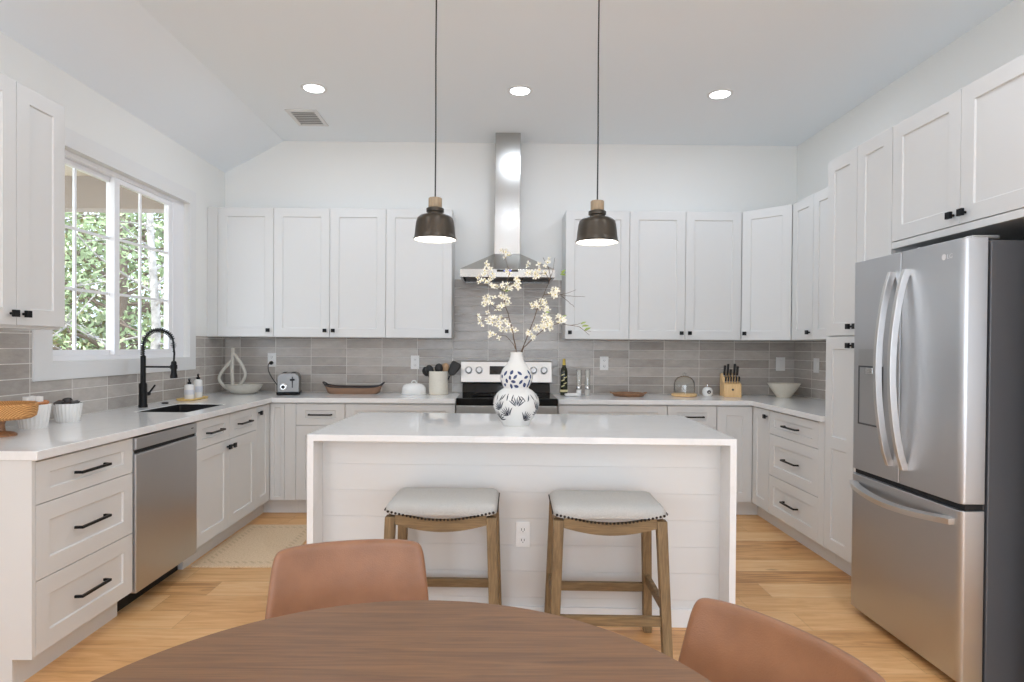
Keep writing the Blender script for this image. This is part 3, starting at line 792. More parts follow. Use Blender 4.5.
def plate(label, loc, rz, kind='outlet', w=.075, group=None):
    r = thing('wall_outlet' if kind == 'outlet' else 'light_switch', label, kind if kind == 'outlet' else 'light switch', loc, rz)
    MB().box(-w / 2, w / 2, -.006, 0, -.06, .06).build('cover_plate', M['plate'], r, smooth=0, bevel=.002)
    if kind == 'outlet':
        for dz_ in (-.025, .025):
            o = MB().box(-.016, .016, -.009, -.006, dz_ - .016, dz_ + .016).build('receptacle', M['plate'], r, smooth=0, bevel=.002)
            MB().box(-.008, -.005, -.0095, -.0088, dz_ - .005, dz_ + .006).box(.005, .008, -.0095, -.0088, dz_ - .005, dz_ + .006).box(-.002, .002, -.0095, -.0088, dz_ - .012, dz_ - .008).build('slot', M['slotm'], o, smooth=0)
    else:
        for k in range(1):
            MB().box(-.017, .017, -.011, -.006, -.034, .034).build('rocker', M['plate'], r, smooth=0, bevel=.002)
    return r
TY = WB - .008
plate('white wall outlet with a black plug in it behind the toaster', (-1.993, TY, 1.19), 0)
plate('white wall outlet between the domed dish and the utensil crock', (-.742, TY, 1.178), 0)
plate('white wall outlet above the round wooden board', (.92, TY, 1.18), 0)
plate('white rocker switch on the back wall above the cream bowl', (2.478, TY, 1.185), 0, 'switch', .08)
plate('white rocker switch on the right wall beside the pantry', (WR - .008, 5.0, 1.185), -R90, 'switch', .085)
_ca, _sa = math.cos(math.radians(-2)), math.sin(math.radians(-2))
plate('white outlet on the island shiplap between the two stools', (-.882 + .995 * _ca - (PY - .0005) * _sa, 2.815 + .995 * _sa + (PY - .0005) * _ca, .428), math.radians(-2), w=.068)

# ------------------------------------------------------------------ lights
def pendant(loc, label):
    r = thing('pendant_light', label, 'pendant light', loc, 0, None)      # origin at the shade's rim
    MB().lathe([(.105, 0), (.1065, .004), (.101, .012), (.0985, .03), (.0955, .06), (.0915, .088), (.086, .106), (.075, .116), (.048, .1215), (.037, .126), (.037, .134), (.043, .137), (.043, .152), (.037, .156), (.0, .156)], 48, capa=False, capb=False).build('shade', M['bronze'], r)
    MB().lathe([(.104, .001), (.099, .012), (.0965, .03), (.0925, .06), (.087, .085), (.07, .111), (.05, .1185), (0, .1195)], 40, capa=False, capb=False).build('reflector', M['shadein'], r)
    MB().lathe([(.096, .014), (.096, .018)], 40).build('diffuser', M['pendglow'], r)
    MB().lathe([(.031, .156), (.033, .16), (.033, .2), (.031, .204)], 28).build('wooden_cap', M['pwood'], r)
    MB().tube([(0, 0, .204), (.001, 0, .5), (-.001, 0, .9), (0, 0, H - loc[2] - .02)], .0035, 8).build('cord', M['cord'], r)
    MB().lathe([(.06, H - loc[2] - .025), (.06, H - loc[2] - .0005)], 28).build('canopy', M['bronze'], r)
    return r
pendant((-.32, 3.0, 1.842), 'bronze pendant light hanging left of the chimney above the island')
pendant((.473, 3.0, 1.835), 'bronze pendant light hanging right of the chimney above the island')


def can(loc, label, group=None):
    r = thing('recessed_light', label, 'ceiling light', loc, 0, group)
    MB().lathe([(.088, 0), (.088, -.004), (.07, -.007), (.066, -.003), (.066, 0)], 40, capa=False, capb=False).build('trim_ring', M['trim'], r)
    MB().lathe([(.068, -.004), (.066, -.0055), (0, -.0055)], 32, capa=False, capb=False).build('lens', M['canglow'], r)
    l = bpy.data.lights.new('downlight', 'AREA'); l.shape = 'DISK'; l.size = .13; l.energy = CAN_POWER; l.color = (.87, .97, 1.11); l.spread = PI
    o = bpy.data.objects.new('downlight', l); COL.objects.link(o); o.parent = r; o.location = (0, 0, -.009)
can((-1.3, 4.274, H), 'round recessed ceiling light beside the square air vent')
can((.129, 4.278, H), 'round recessed ceiling light in front of the hood chimney')
can((1.534, 4.301, H), 'round recessed ceiling light nearest the refrigerator side')
for x in (-1.3, .129, 1.534):
    for y in (1.9, -.6, -2.8): can((x, y, H), 'round recessed ceiling light over the dining end of the room', 'recessed lights over the dining end')
vn = thing('ceiling_vent', 'white louvred air vent set in the ceiling', 'vent', (-1.52, 4.83, H))
m = MB(); m.cells([-.12, -.09, .09, .12], [-.17, -.14, .14, .17], lambda i, j: i == 1 and j == 1, -.008, 0, lambda a, b, c: (a, b, c)); m.build('frame', M['vent'], vn, smooth=0, bevel=.002)
m = MB().box(-.09, .09, -.14, .14, -.001, 0); m.build('duct', P('duct_grey', (150, 150, 150), .7), vn, smooth=0)
m = MB()
for k in range(8):
    y = -.125 + k * .036; m.prism([(y - .012, -.006), (y - .01, -.008), (y + .014, -.002), (y + .012, -.001)], 'x', -.09, .09)
m.build('louvre', M['vent'], vn, smooth=0)

# ------------------------------------------------------------------ rug
rg = MB(); rows = [[(x, y, z) for x, y in rrect(.265 - i, .425 - i, .02)] for i, z in ((0, .0005), (0, .007), (.004, .0095))]
rg.grid(rows, True, True, True); o = rg.build('kitchen_rug', M['rug'], smooth=30); o.location = (-1.563, 4.055, 0)
tag(o, 'woven beige jute rug on the floor before the sink cabinet', 'rug')

# ------------------------------------------------------------------ bar stools
def cushion():
    hw_, hd_ = .231, .166; per = rrect(1, 1, .22, 7); rows = []
    def sad(x): return 1.2 * (.022 * (abs(x) / hw_) ** 2 * 1.6 - .006 * (abs(x) / hw_) ** 6)
    prof = [(1.008, 0), (1.012, .012), (1.008, .024), (.99, .036), (.955, .047), (.9, .055), (.82, .061), (.7, .065), (.5, .068), (.28, .069), (.1, .0695)]
    for s, h in prof:
        row = []
        for px_, py_ in rrect(hw_, hd_, .035, 7):
            x = px_ * (1 - (1 - s) * .75); y = py_ * s
            row.append((x, y, .598 + sad(x) * (1 - .4 * min(1, h / .06)) + h * .98 * (1 - .1 * (abs(x) / hw_) ** 4)))
        rows.append(row)
    return MB().grid(rows, True, True, True), sad
def make_stool(label):
    r = thing('bar_stool', label, 'bar stool')
    c, sad = cushion(); c.build('cushion', M['fabric'], r, smooth=60)
    nm = MB()
    def nail(p, u_, n_):
        t = MB().lathe([(.0058, 0), (.0045, .003), (.0012, .0045)], 8)
        nm.add([(p[0] + u_[0] * a + n_[0] * c_, p[1] + u_[1] * a + n_[1] * c_, p[2] + b) for a, b, c_ in t.v], t.f)
    for i in range(29):
        x = -.218 + .436 * i / 28
        for sg in (-1, 1): nail((x, sg * .1675, .6065 + sad(x)), (1, 0), (0, sg))
    for i in range(19):
        y = -.15 + .3 * i / 18
        for sg in (-1, 1): nail((sg * .2325, y, .6065 + sad(.2325)), (0, 1), (sg, 0))
    nm.build('nailhead_trim', M['nail'], r)
    for sx in (-1, 1):
        for sy in (-1, 1):
            t = (sx * .21, sy * .147); b = (sx * .232, sy * .195); a = .021; q = .019
            m = MB(); ztop = .616
            m.add([(b[0] - q, b[1] - q, 0), (b[0] + q, b[1] - q, 0), (b[0] + q, b[1] + q, 0), (b[0] - q, b[1] + q, 0), (t[0] - a, t[1] - a, ztop), (t[0] + a, t[1] - a, ztop), (t[0] + a, t[1] + a, ztop), (t[0] - a, t[1] + a, ztop)],
                  [(3, 2, 1, 0), (4, 5, 6, 7), (0, 1, 5, 4), (1, 2, 6, 5), (2, 3, 7, 6), (3, 0, 4, 7)])
            m.build('leg', M['stoolw'], r, smooth=0, bevel=.003)
    for sy in (-1, 1):
        y = sy * .155; rows = []
        for k in range(15):
            x = -.189 + .378 * k / 14; zt = .605 + sad(x); zb = zt - .046 - .003 * math.cos(PI * x / .378)
            rows.append([(x, y - .011, zt), (x, y + .011, zt), (x, y + .011, zb), (x, y - .011, zb)])
        MB().grid(rows, True, True, True).build('apron', M['stoolx'], r, smooth=30)
    for sx in (-1, 1): MB().box(sx * .212 - .011, sx * .212 + .011, -.127, .127, .565, .622).build('apron', M['stoolx'], r, smooth=0, bevel=.002)
    def leg_xy(sx, sy, z): k = 1 - z / .616; return sx * (.21 + .022 * k), sy * (.147 + .048 * k)
    for sy, z in ((-1, .215), (1, .215)):
        x, y = leg_xy(1, sy, z); MB().box(-x + .018, x - .018, y - .01, y + .01, z - .02, z + .02).build('stretcher', M['stoolx'], r, smooth=0, bevel=.002)
    for sx in (-1, 1):
        x, y = leg_xy(sx, 1, .26); MB().box(x - .01, x + .01, -y + .018, y - .018, .24, .28).build('stretcher', M['stoolx'], r, smooth=0, bevel=.002)
    return r
s1 = make_stool('grey linen saddle bar stool behind the leather dining chair'); s1.location = (-.235, 2.69, 0)
s2 = copy_tree(s1); s2['label'] = 'grey linen saddle bar stool beside the island outlet with its legs clear in view'; s2.location = (.461, 2.65, 0)
for s_ in (s1, s2): s_.rotation_euler = (0, 0, math.radians(-1.5))

# ------------------------------------------------------------------ dining table
tb_ = thing('dining_table', 'round walnut dining table in the foreground', 'dining table', (-.16, .794, 0))
MB().lathe([(.0, .722), (.55, .722), (.572, .728), (.586, .74), (.59, .746), (.588, .75), (.0, .75)], 128, capa=False, capb=False).build('tabletop', M['walnut'], tb_, smooth=30)
MB().lathe([(.0, .69), (.16, .69), (.16, .722), (0, .722)], 40, capa=False, capb=False).build('mounting_plate', M['walnutz'], tb_)
MB().lathe([(.26, 0), (.255, .012), (.12, .035), (.06, .08), (.045, .2), (.045, .5), (.065, .62), (.12, .69)], 48).build('pedestal', M['walnutz'], tb_)

# ------------------------------------------------------------------ leather dining chairs
def make_chair(label, loc, rz, rest=0):
    r = thing('dining_chair', label, 'dining chair', loc, rz)
    def shell(rows_def, n=14):
        rows = []
        for hw_, y, z, wrap, cr in rows_def:
            row = []
            for i in range(n + 1):
                u_ = -1 + 2 * i / n
                row.append((hw_ * u_, y - wrap * abs(u_) ** 2.2, z - cr * abs(u_) ** 6))
            rows.append(row)
        return MB().grid(rows)
    seat = [(.17, -.25, .437, 0, 0), (.21, -.235, .452, 0, .004), (.228, -.16, .452, 0, -.012), (.238, -.05, .442, .0, -.022), (.24, .06, .438, .01, -.03), (.236, .13, .447, .02, -.035), (.23, .17, .47, .035, -.03)]
    back = [(.228, .172, .472, .04, -.03), (.223, .196, .52, .05, -.012), (.217, .213, .58, .052, .0), (.211, .226, .64, .05, .002), (.206, .238, .70, .046, .003), (.201, .247, .755, .042, .004), (.196, .253, .79, .039, .005), (.186, .256, .814, .036, .006)]
    shell(seat).build('seat', M['leather'], r, smooth=60, solid=.03, sub=2)
    shell(back).build('backrest', M['leather'], r, smooth=60, solid=.026, sub=2)
    for sx in (-1, 1):
        for sy in (-1, 1): MB().tube([(sx * .15, sy * .14, .425), (sx * .215, sy * .22, 0)], [.016, .009], 12).build('leg', M['black'], r)
    MB().box(-.16, .16, -.15, .15, .41, .425).build('frame', M['black'], r, smooth=0, bevel=.004)
    return r
make_chair('cognac leather dining chair in front of the first bar stool, seen over the table', (-.336, 1.36, 0), math.radians(12)).scale = (.96, 1, 1)
make_chair('cognac leather dining chair at the lower right corner facing the table', (.322, .995, 0), math.radians(-59.5))

# ------------------------------------------------------------------ small things on counters
def one(mb, name, mat, label, cat, loc, rz=0, group=None, smooth=40, **kw):
    o = mb.build(name, mat, None, smooth, **kw); o.location = loc; o.rotation_euler = (0, 0, rz)
    return tag(o, label, cat, group)


# vase with painted leaves and strokes
VX, VY = .088, 3.2
vprof = [(.0, .004), (.066, .004), (.068, 0), (.071, .006), (.085, .03), (.103, .06), (.116, .09), (.121, .113), (.118, .138), (.104, .163), (.084, .181), (.067, .191), (.064, .197), (.071, .208), (.081, .226), (.086, .246), (.084, .265), (.075, .287), (.06, .307), (.046, .324), (.038, .34), (.033, .356), (.031, .37), (.033, .379), (.03, .381), (.027, .376), (.027, .34), (.0, .33)]
va = thing('vase', 'white double-gourd vase painted with blue leaves on the island', 'vase', (VX, VY, ZC))
MB().lathe(vprof, 64, capa=False, capb=False).build('body', P('vase_glaze', (220, 219, 215), .22), va, smooth=60)
sp_ = vprof[2:24]; cum = [0]
for i in range(1, len(sp_)): cum.append(cum[-1] + math.hypot(sp_[i][0] - sp_[i - 1][0], sp_[i][1] - sp_[i - 1][1]))
def vr(z):
    for i in range(len(sp_) - 1):
        if sp_[i][1] <= z <= sp_[i + 1][1] and sp_[i + 1][1] > sp_[i][1]:
            t = (z - sp_[i][1]) / (sp_[i + 1][1] - sp_[i][1]); return sp_[i][0] + t * (sp_[i + 1][0] - sp_[i][0])
    return .05
def onvase(a, z, off=.0006): r_ = vr(z) + off; return (r_ * math.cos(a), r_ * math.sin(a), z)
def stroke(mb, a, z, L, w, ang, bend=0, n=7):
    rows = []; rr = max(vr(z), .04)
    for k in range(n + 1):
        t = k / n; s_ = t - .5; wd_ = w * max(.06, math.sin(PI * min(1, t * .95 + .05)) ** .7)
        th = ang + bend * s_; cx_ = L * s_ * math.cos(ang + bend * s_ * .5); cz = L * s_ * math.sin(ang + bend * s_ * .5)
        nx, nz = -math.sin(th) * wd_ / 2, math.cos(th) * wd_ / 2
        rows.append([onvase(a + (cx_ + q * nx) / rr, z + cz + q * nz) for q in (-1, 0, 1)])
    mb.grid(rows)
rv = random.Random(3)
lf = MB()
for ring, zc_ in enumerate((.208, .23, .252, .274)):
    for k in range(12):
        a = 2 * PI * (k + .5 * (ring % 2)) / 12 + rv.uniform(-.14, .14); stroke(lf, a, zc_ + rv.uniform(-.006, .006), rv.uniform(.021, .029), rv.uniform(.013, .018), rv.uniform(0, PI))
lf.build('leaf_pattern', M['blue'], va, smooth=0)
st_ = MB()
for k in range(15):
    a0_ = 2 * PI * k / 15 + .2 + rv.uniform(-.1, .1); z0_ = (.03, .085, .055, .105)[k % 4]; base = rv.choice((PI / 2, PI / 3, 2 * PI / 3))
    for q in range(7):
        an = base + (q - 3) * .3; rr_ = .03; stroke(st_, a0_ + rr_ * math.cos(an) / .115, min(.165, z0_ + rr_ * math.sin(an)), rv.uniform(.038, .05), .006, an, rv.uniform(-.5, .5))
for k in range(26):
    a0_ = 2 * PI * k / 26 + rv.uniform(-.08, .08); stroke(st_, a0_, .152 + rv.uniform(-.006, .006), .036, .0062, PI / 2 + rv.uniform(-.7, .7), rv.uniform(-.6, .6))
st_.build('brush_pattern', M['ink'], va, smooth=0)


def blossom_mesh(seed):
    rb = random.Random(seed); m = MB(); n = 4 + seed % 2
    for k in range(n):
        a = 2 * PI * k / n + rb.uniform(-.15, .15); L = rb.uniform(.012, .0165); w = rb.uniform(.0032, .0048); up = rb.uniform(.1, .8)
        rows = []
        for t, ww in ((.08, .35), (.4, .9), (.75, 1), (1, .45)):
            rr = L * t; zz_ = up * L * t * t * .8 + .001
            rows.append([(rr * math.cos(a) - q * ww * w * math.sin(a), rr * math.sin(a) + q * ww * w * math.cos(a), zz_ + .0015 * abs(q)) for q in (-1, 0, 1)])
        m.grid(rows)
    m.lathe([(.0025, 0), (.003, .002), (.0018, .005), (0, .0055)], 7, capa=False, mi=1)
    return m.mesh('blossom', [M['petal'], M['pistil']], 0)
BM = [blossom_mesh(s) for s in range(5)]
def leaf_mb(L, w):
    rows = []
    for t in (0, .2, .5, .8, 1): 
        ww = w * math.sin(PI * min(.97, t * .92 + .05)); rows.append([(L * t, q * ww, .25 * ww * abs(q) - .15 * L * t * t) for q in (-1, 0, 1)])
    return MB().grid(rows)
rbr = random.Random(11)
def v3(x, z, d=0.0): return Vector((x, VY + d, z))
def branch(label, stems, blossoms, leaves):
    r = thing('blossom_branch', label, 'flowering branch', (VX, VY, ZC + .34)); o = Vector((VX, VY, ZC + .34))
    m = MB()
    for pts, r0, r1 in stems:
        P3 = [Vector(p) - o for p in pts]; fine = []
        for i in range(len(P3) - 1):
            for k in range(3): fine.append(P3[i].lerp(P3[i + 1], k / 3) + Vector((rbr.uniform(-1, 1), rbr.uniform(-1, 1), rbr.uniform(-1, 1))) * .0022 * (k > 0))
        fine.append(P3[-1]); n = len(fine); m.tube(fine, [r0 + (r1 - r0) * i / (n - 1) for i in range(n)], 6)
    m.build('stem', M['twig'], r)
    more = [p + Vector((rbr.gauss(0, .013), rbr.gauss(0, .016), rbr.gauss(0, .013))) for p in blossoms]
    for i, p in enumerate((list(blossoms) + more)[:98]):
        b = bpy.data.objects.new('blossom', BM[i % 5]); COL.objects.link(b); b.parent = r; b.location = Vector(p) - o
        b.rotation_euler = (rbr.uniform(.5, 1.9), rbr.uniform(-.6, .6), rbr.uniform(-.9, .9)); s_ = rbr.uniform(.9, 1.25); b.scale = (s_, s_, s_)
    for p, L, rz_, ry in leaves:
        l_ = leaf_mb(L, L * .22).build('leaf', M['leaf'], r, smooth=60); l_.location = Vector(p) - o; l_.rotation_euler = (.8, ry, rz_)
    return r
# branch paths and blossom places: (x, depth offset, z) in metres around the vase
A_ST = [[(0.093,0.0,1.274),(0.085,-0.007,1.31),(0.069,-0.015,1.393),(0.047,-0.022,1.475),(0.026,-0.03,1.538),(0.021,-0.038,1.61),(0.048,-0.045,1.7),(0.029,-0.052,1.771),(0.011,-0.06,1.824)],[(0.047,-0.02,1.475),(-0.0,-0.032,1.465),(-0.05,-0.045,1.473),(-0.095,-0.058,1.454),(-0.122,-0.07,1.485)],[(0.028,-0.03,1.529),(-0.019,-0.03,1.519),(-0.06,-0.03,1.556),(-0.072,-0.03,1.592)],[(0.021,-0.035,1.61),(-0.029,-0.023,1.634),(-0.061,-0.012,1.685),(-0.074,0.0,1.75)],[(0.089,0.0,1.292),(0.07,0.013,1.338),(0.033,0.025,1.379),(-0.014,0.038,1.384),(-0.056,0.05,1.403)],[(0.035,-0.04,1.642),(0.08,-0.05,1.655),(0.093,-0.06,1.676)]]
A_BL = [(-0.066,-0.02,1.743),(-0.053,-0.011,1.726),(-0.074,-0.006,1.713),(-0.085,0.005,1.696),(-0.052,-0.011,1.681),(-0.108,0.004,1.659),(-0.092,-0.068,1.659),(-0.07,-0.033,1.655),(-0.034,0.005,1.692),(-0.034,-0.018,1.634),(-0.015,0.002,1.632),(-0.042,-0.061,1.633),(0.017,-0.032,1.647),(0.039,-0.05,1.645),(0.053,-0.026,1.63),(0.033,-0.024,1.631),(0.084,-0.069,1.671),(0.08,-0.053,1.645),(0.093,-0.048,1.657),(0.002,0.003,1.825),(0.027,-0.009,1.787),(0.029,-0.057,1.807),(0.048,-0.006,1.7),(-0.064,-0.059,1.58),(-0.079,-0.021,1.551),(-0.051,-0.06,1.549),(-0.037,-0.07,1.539),(-0.067,0.0,1.569),(0.017,-0.053,1.582),(0.04,-0.053,1.568),(0.028,0.009,1.588),(-0.01,0.0,1.53),(0.008,-0.047,1.537),(0.031,0.007,1.545),(-0.001,-0.027,1.511),(-0.014,-0.016,1.516),(-0.113,-0.054,1.481),(-0.102,0.005,1.456),(-0.096,-0.015,1.433),(-0.109,0.007,1.466),(-0.065,0.001,1.503),(-0.05,-0.046,1.473),(-0.055,-0.041,1.446),(-0.027,-0.057,1.473),(-0.009,-0.058,1.464),(-0.036,-0.065,1.445),(0.004,-0.046,1.446),(0.027,-0.022,1.456),(0.045,-0.07,1.437),(0.023,-0.016,1.42),(0.005,-0.043,1.405),(0.036,-0.045,1.406),(0.083,-0.005,1.407),(-0.05,-0.032,1.392),(-0.027,-0.045,1.382),(-0.004,-0.032,1.369),(0.06,-0.014,1.411),(-0.014,-0.065,1.427),(0.009,0.008,1.476),(-0.036,-0.068,1.463),(-0.02,-0.01,1.452),(-0.05,-0.002,1.376),(0.004,-0.069,1.425),(-0.069,-0.007,1.461)]
B_ST = [[(0.107,0.0,1.274),(0.116,0.01,1.306),(0.148,0.02,1.385),(0.194,0.03,1.515),(0.232,0.04,1.6),(0.264,0.05,1.676),(0.284,0.06,1.743),(0.291,0.07,1.8)],[(0.232,0.04,1.6),(0.278,0.035,1.605),(0.315,0.03,1.598),(0.36,0.025,1.609),(0.399,0.02,1.626)],[(0.315,0.03,1.598),(0.369,0.015,1.592),(0.445,0.0,1.587)],[(0.324,0.03,1.593),(0.362,0.04,1.564),(0.394,0.05,1.535)],[(0.264,0.05,1.676),(0.24,0.04,1.712),(0.202,0.03,1.71),(0.151,0.02,1.713)],[(0.194,0.03,1.515),(0.184,0.015,1.54),(0.167,0.0,1.545)],[(0.27,0.06,1.691),(0.254,0.075,1.754),(0.229,0.09,1.803)],[(0.204,0.03,1.529),(0.241,0.04,1.549),(0.253,0.05,1.564)]]
B_BL = [(0.141,0.019,1.713),(0.156,0.036,1.711),(0.186,-0.009,1.715),(0.195,-0.006,1.697),(0.182,0.004,1.703),(0.242,0.066,1.718),(0.233,0.006,1.744),(0.147,0.05,1.754),(0.276,0.064,1.602),(0.294,0.065,1.617),(0.286,0.018,1.589),(0.297,0.018,1.622),(0.264,0.032,1.604),(0.167,0.052,1.545),(0.188,-0.001,1.546),(0.181,0.05,1.537),(0.224,0.054,1.554),(0.233,0.059,1.569),(0.238,-0.007,1.532),(0.215,0.066,1.532),(0.231,-0.003,1.543),(0.245,0.017,1.506),(0.225,0.039,1.567),(0.253,0.063,1.771)]
C_ST = [[(0.113,0.0,1.278),(0.125,-0.01,1.32),(0.165,-0.02,1.357),(0.214,-0.03,1.403),(0.254,-0.04,1.435),(0.308,-0.05,1.446),(0.361,-0.06,1.435),(0.405,-0.07,1.428),(0.458,-0.08,1.385)],[(0.237,-0.03,1.421),(0.241,-0.04,1.466),(0.23,-0.05,1.493)],[(0.361,-0.06,1.435),(0.397,-0.065,1.439),(0.421,-0.07,1.448)],[(0.148,0.0,1.339),(0.174,-0.02,1.371),(0.166,-0.04,1.388)],[(0.405,-0.07,1.428),(0.433,-0.065,1.408),(0.468,-0.06,1.404)]]
C_BL = [(0.226,-0.053,1.484),(0.243,-0.006,1.491),(0.236,-0.036,1.457),(0.258,-0.055,1.448),(0.217,-0.055,1.452),(0.243,-0.066,1.429),(0.184,-0.074,1.424),(0.207,-0.068,1.429),(0.296,-0.025,1.472),(0.322,0.0,1.455),(0.297,-0.067,1.448),(0.323,-0.076,1.465),(0.312,-0.001,1.478),(0.169,-0.037,1.379),(0.162,-0.048,1.388),(0.226,-0.061,1.436),(0.262,-0.032,1.421),(0.252,-0.014,1.472),(0.175,-0.044,1.373),(0.24,-0.046,1.443)]
A_LF = [(0.008,-0.04,1.614),(0.028,-0.04,1.61)]
B_LF = [(0.316,0.05,1.709),(0.32,0.05,1.723),(0.324,0.04,1.712)]
C_LF = [(0.414,-0.07,1.441),(0.419,-0.07,1.43),(0.235,-0.05,1.5),(0.317,-0.05,1.471),(0.434,-0.06,1.408)]

def PW(l): return [Vector((x, VY + d, z)) for x, d, z in l]
def stems(l, r0): return [(PW(p), r0 if i == 0 else r0 * .55, .0009) for i, p in enumerate(l)]
def lv(l): return [(p, rbr.uniform(.03, .042), rbr.uniform(-.6, 1.2), rbr.uniform(-1, .2)) for p in PW(l)]
branch('white blossom branch leaning left in the vase, thickest with flowers', stems(A_ST, .0034), PW(A_BL), lv(A_LF))
branch('tall thin blossom branch leaning right in the vase toward the hood', stems(B_ST, .003), PW(B_BL), lv(B_LF))
branch('low blossom branch in the vase with green leaves at its right tip', stems(C_ST, .0028), PW(C_BL), lv(C_LF))

# --- left counter: wicker tray on a wooden pedestal, ribbed cups, soap tray
ws = thing('wicker_stand', 'round wicker tray on a wooden pedestal at the counter end', 'serving stand', (-2.2, 2.72, ZC)); ws.scale = (.92, .92, 1.22)
m = MB(); m.lathe([(.0, .062), (.12, .062), (.137, .07), (.143, .09), (.145, .112), (.14, .118), (.134, .112), (.13, .08), (.118, .072), (0, .072)], 64, capa=False, capb=False, flute=(40, .004)); m.build('tray', M['wick'], ws)
MB().lathe([(.062, 0), (.062, .006), (.05, .012), (.018, .018), (.014, .04), (.024, .062)], 40).build('pedestal', M['board'], ws)
def cup(loc, label, h, r):
    o = MB().lathe([(.0, .004), (r * .74, .004), (r * .76, 0), (r * .8, .006), (r * .9, h * .5), (r, h), (r * .98, h + .003), (r * .94, h), (r * .84, h * .5), (r * .7, .012), (0, .012)], 96, capa=False, capb=False, flute=(24, .022))
    return one(o, 'ribbed_cup', M['ceram'], label, 'cup', loc)
cup((-2.26, 2.985, ZC), 'white ribbed cup behind the wicker tray, holding paper packets', .112, .072)
cup((-2.262, 3.225, ZC), 'white ribbed cup below the window corner, holding dark pods', .094, .066)
rp = random.Random(2)
for k, (dx, dy, tl2) in enumerate(((-.02, -.02, .3), (.012, -.01, -.25), (.0, .02, .1), (-.025, .012, -.1))):
    m = MB().grid([[(-.028, .0015 * math.sin(z * 60), z), (-.01, .003, z), (.01, -.002, z + .004), (.028, .0015, z)] for z in (0, .03, .06, .09)])
    o = one(m, 'paper_packet', M['napkin'], 'white paper packet standing in the cup behind the wicker tray', 'packet', (-2.26 + dx, 2.985 + dy, ZC + .06), rp.uniform(-.5, .5) + PI / 3, 'packets in the ribbed cup', solid=.002)
    o.rotation_euler.x = tl2
def pod(loc, mat, label, group):
    m = MB().lathe([(.0, 0), (.014, .001), (.019, .022), (.023, .024), (.0225, .026), (0, .027)], 24, capa=False, capb=False)
    o = one(m, 'coffee_pod', mat, label, 'coffee pod', loc, 0, group); o.rotation_euler = (rp.uniform(-.5, .5), rp.uniform(-.5, .5), 0); return o
for k in range(2): pod((-2.235 + .022 * k, 3.02 - .028 * k, ZC + .098), M['podo'], 'amber coffee pod on top of the cup behind the wicker tray', 'amber pods')
for k in range(7):
    a = 2 * PI * k / 6; rr_ = .037 if k < 6 else 0
    dk = k != 3
    pod((-2.262 + rr_ * math.cos(a), 3.225 + rr_ * math.sin(a), ZC + .08 + (.012 if k == 6 else 0)), M['podd'] if dk else M['pod'], 'dark grey coffee pod heaped in the cup below the window corner' if dk else 'single brown coffee pod in the cup below the window corner', 'dark pods in the ribbed cup' if dk else None)
sy_ = thing('soap_tray', 'yellow bamboo tray under the two soap bottles behind the sink', 'tray', (-2.27, 4.545, ZC))
rows = [[(x, y, z) for x, y in rrect(.062 - i, .135 - i, .03)] for i, z in ((.006, 0), (0, .006), (0, .016), (.006, .016), (.009, .009))]
MB().grid(rows, True, True, True).build('tray_body', M['bam'], sy_)
def soap(loc, label, h, r, rz):
    b = thing('soap_bottle', label, 'soap bottle', loc, rz)
    MB().lathe([(.0, 0), (r, 0), (r, h * .86), (r * .92, h * .95), (r * .45, h), (0, h)], 36, capa=False, capb=False).build('bottle', M['ceram'], b)
    MB().lathe([(r + .0006, h * .3), (r + .0006, h * .62)], 36, capa=False, capb=False).build('label_band', M['blab'], b)
    p = MB().lathe([(.013, h), (.013, h + .014), (.006, h + .016), (.006, h + .03)], 16).tube([(0, 0, h + .03), (0, 0, h + .036), (0, -.034, h + .03)], .006, 8); p.build('pump', M['black'], b)
soap((-2.27, 4.5, ZC + .0095), 'white pump soap bottle on the bamboo tray, the shorter one', .108, .034, .4)
soap((-2.26, 4.61, ZC + .0095), 'white pump soap bottle on the bamboo tray, the taller one', .138, .03, .4)

# looped stoneware bowl in the corner
lb = thing('loop_bowl', 'grey stoneware bowl with tall looped handle in the counter corner', 'bowl', (-2.13, 5.12, ZC))
MB().lathe([(.0, .004), (.075, 0), (.1, .012), (.132, .04), (.15, .07), (.153, .076), (.147, .076), (.125, .045), (.09, .02), (0, .014)], 56, capa=False, capb=False, sy=.85).build('bowl_body', M['stone'], lb)
def sm(pts, k=5):
    P4 = [Vector(p) for p in pts]; P4 = [2 * P4[0] - P4[1]] + P4 + [2 * P4[-1] - P4[-2]]; out = []
    for i in range(1, len(P4) - 2):
        for j in range(k):
            t = j / k; a, b, c, d = P4[i - 1:i + 3]
            out.append(.5 * ((2 * b) + (c - a) * t + (2 * a - 5 * b + 4 * c - d) * t * t + (3 * b - a - 3 * c + d) * t ** 3))
    return out + [P4[-2]]
lp = MB()
lp.tube(sm([(-.105, .03, .05), (-.112, .03, .18), (-.108, .03, .30), (-.104, .03, .388)]), [.015 + .004 * abs(math.sin(i)) * 0 for i in range(16)], 12)
lp.tube(sm([(-.11, .03, .28), (-.17, .03, .215), (-.213, .03, .15), (-.215, .03, .105), (-.17, .03, .05), (-.13, .02, .035)]), .014, 12)
lp.tube(sm([(-.1, .03, .335), (-.045, .03, .265), (-.008, .03, .19), (-.004, .03, .14), (-.035, .03, .085), (-.06, .025, .06)]), .013, 12)
lp.build('looped_handle', M['stone'], lb, sub=1)

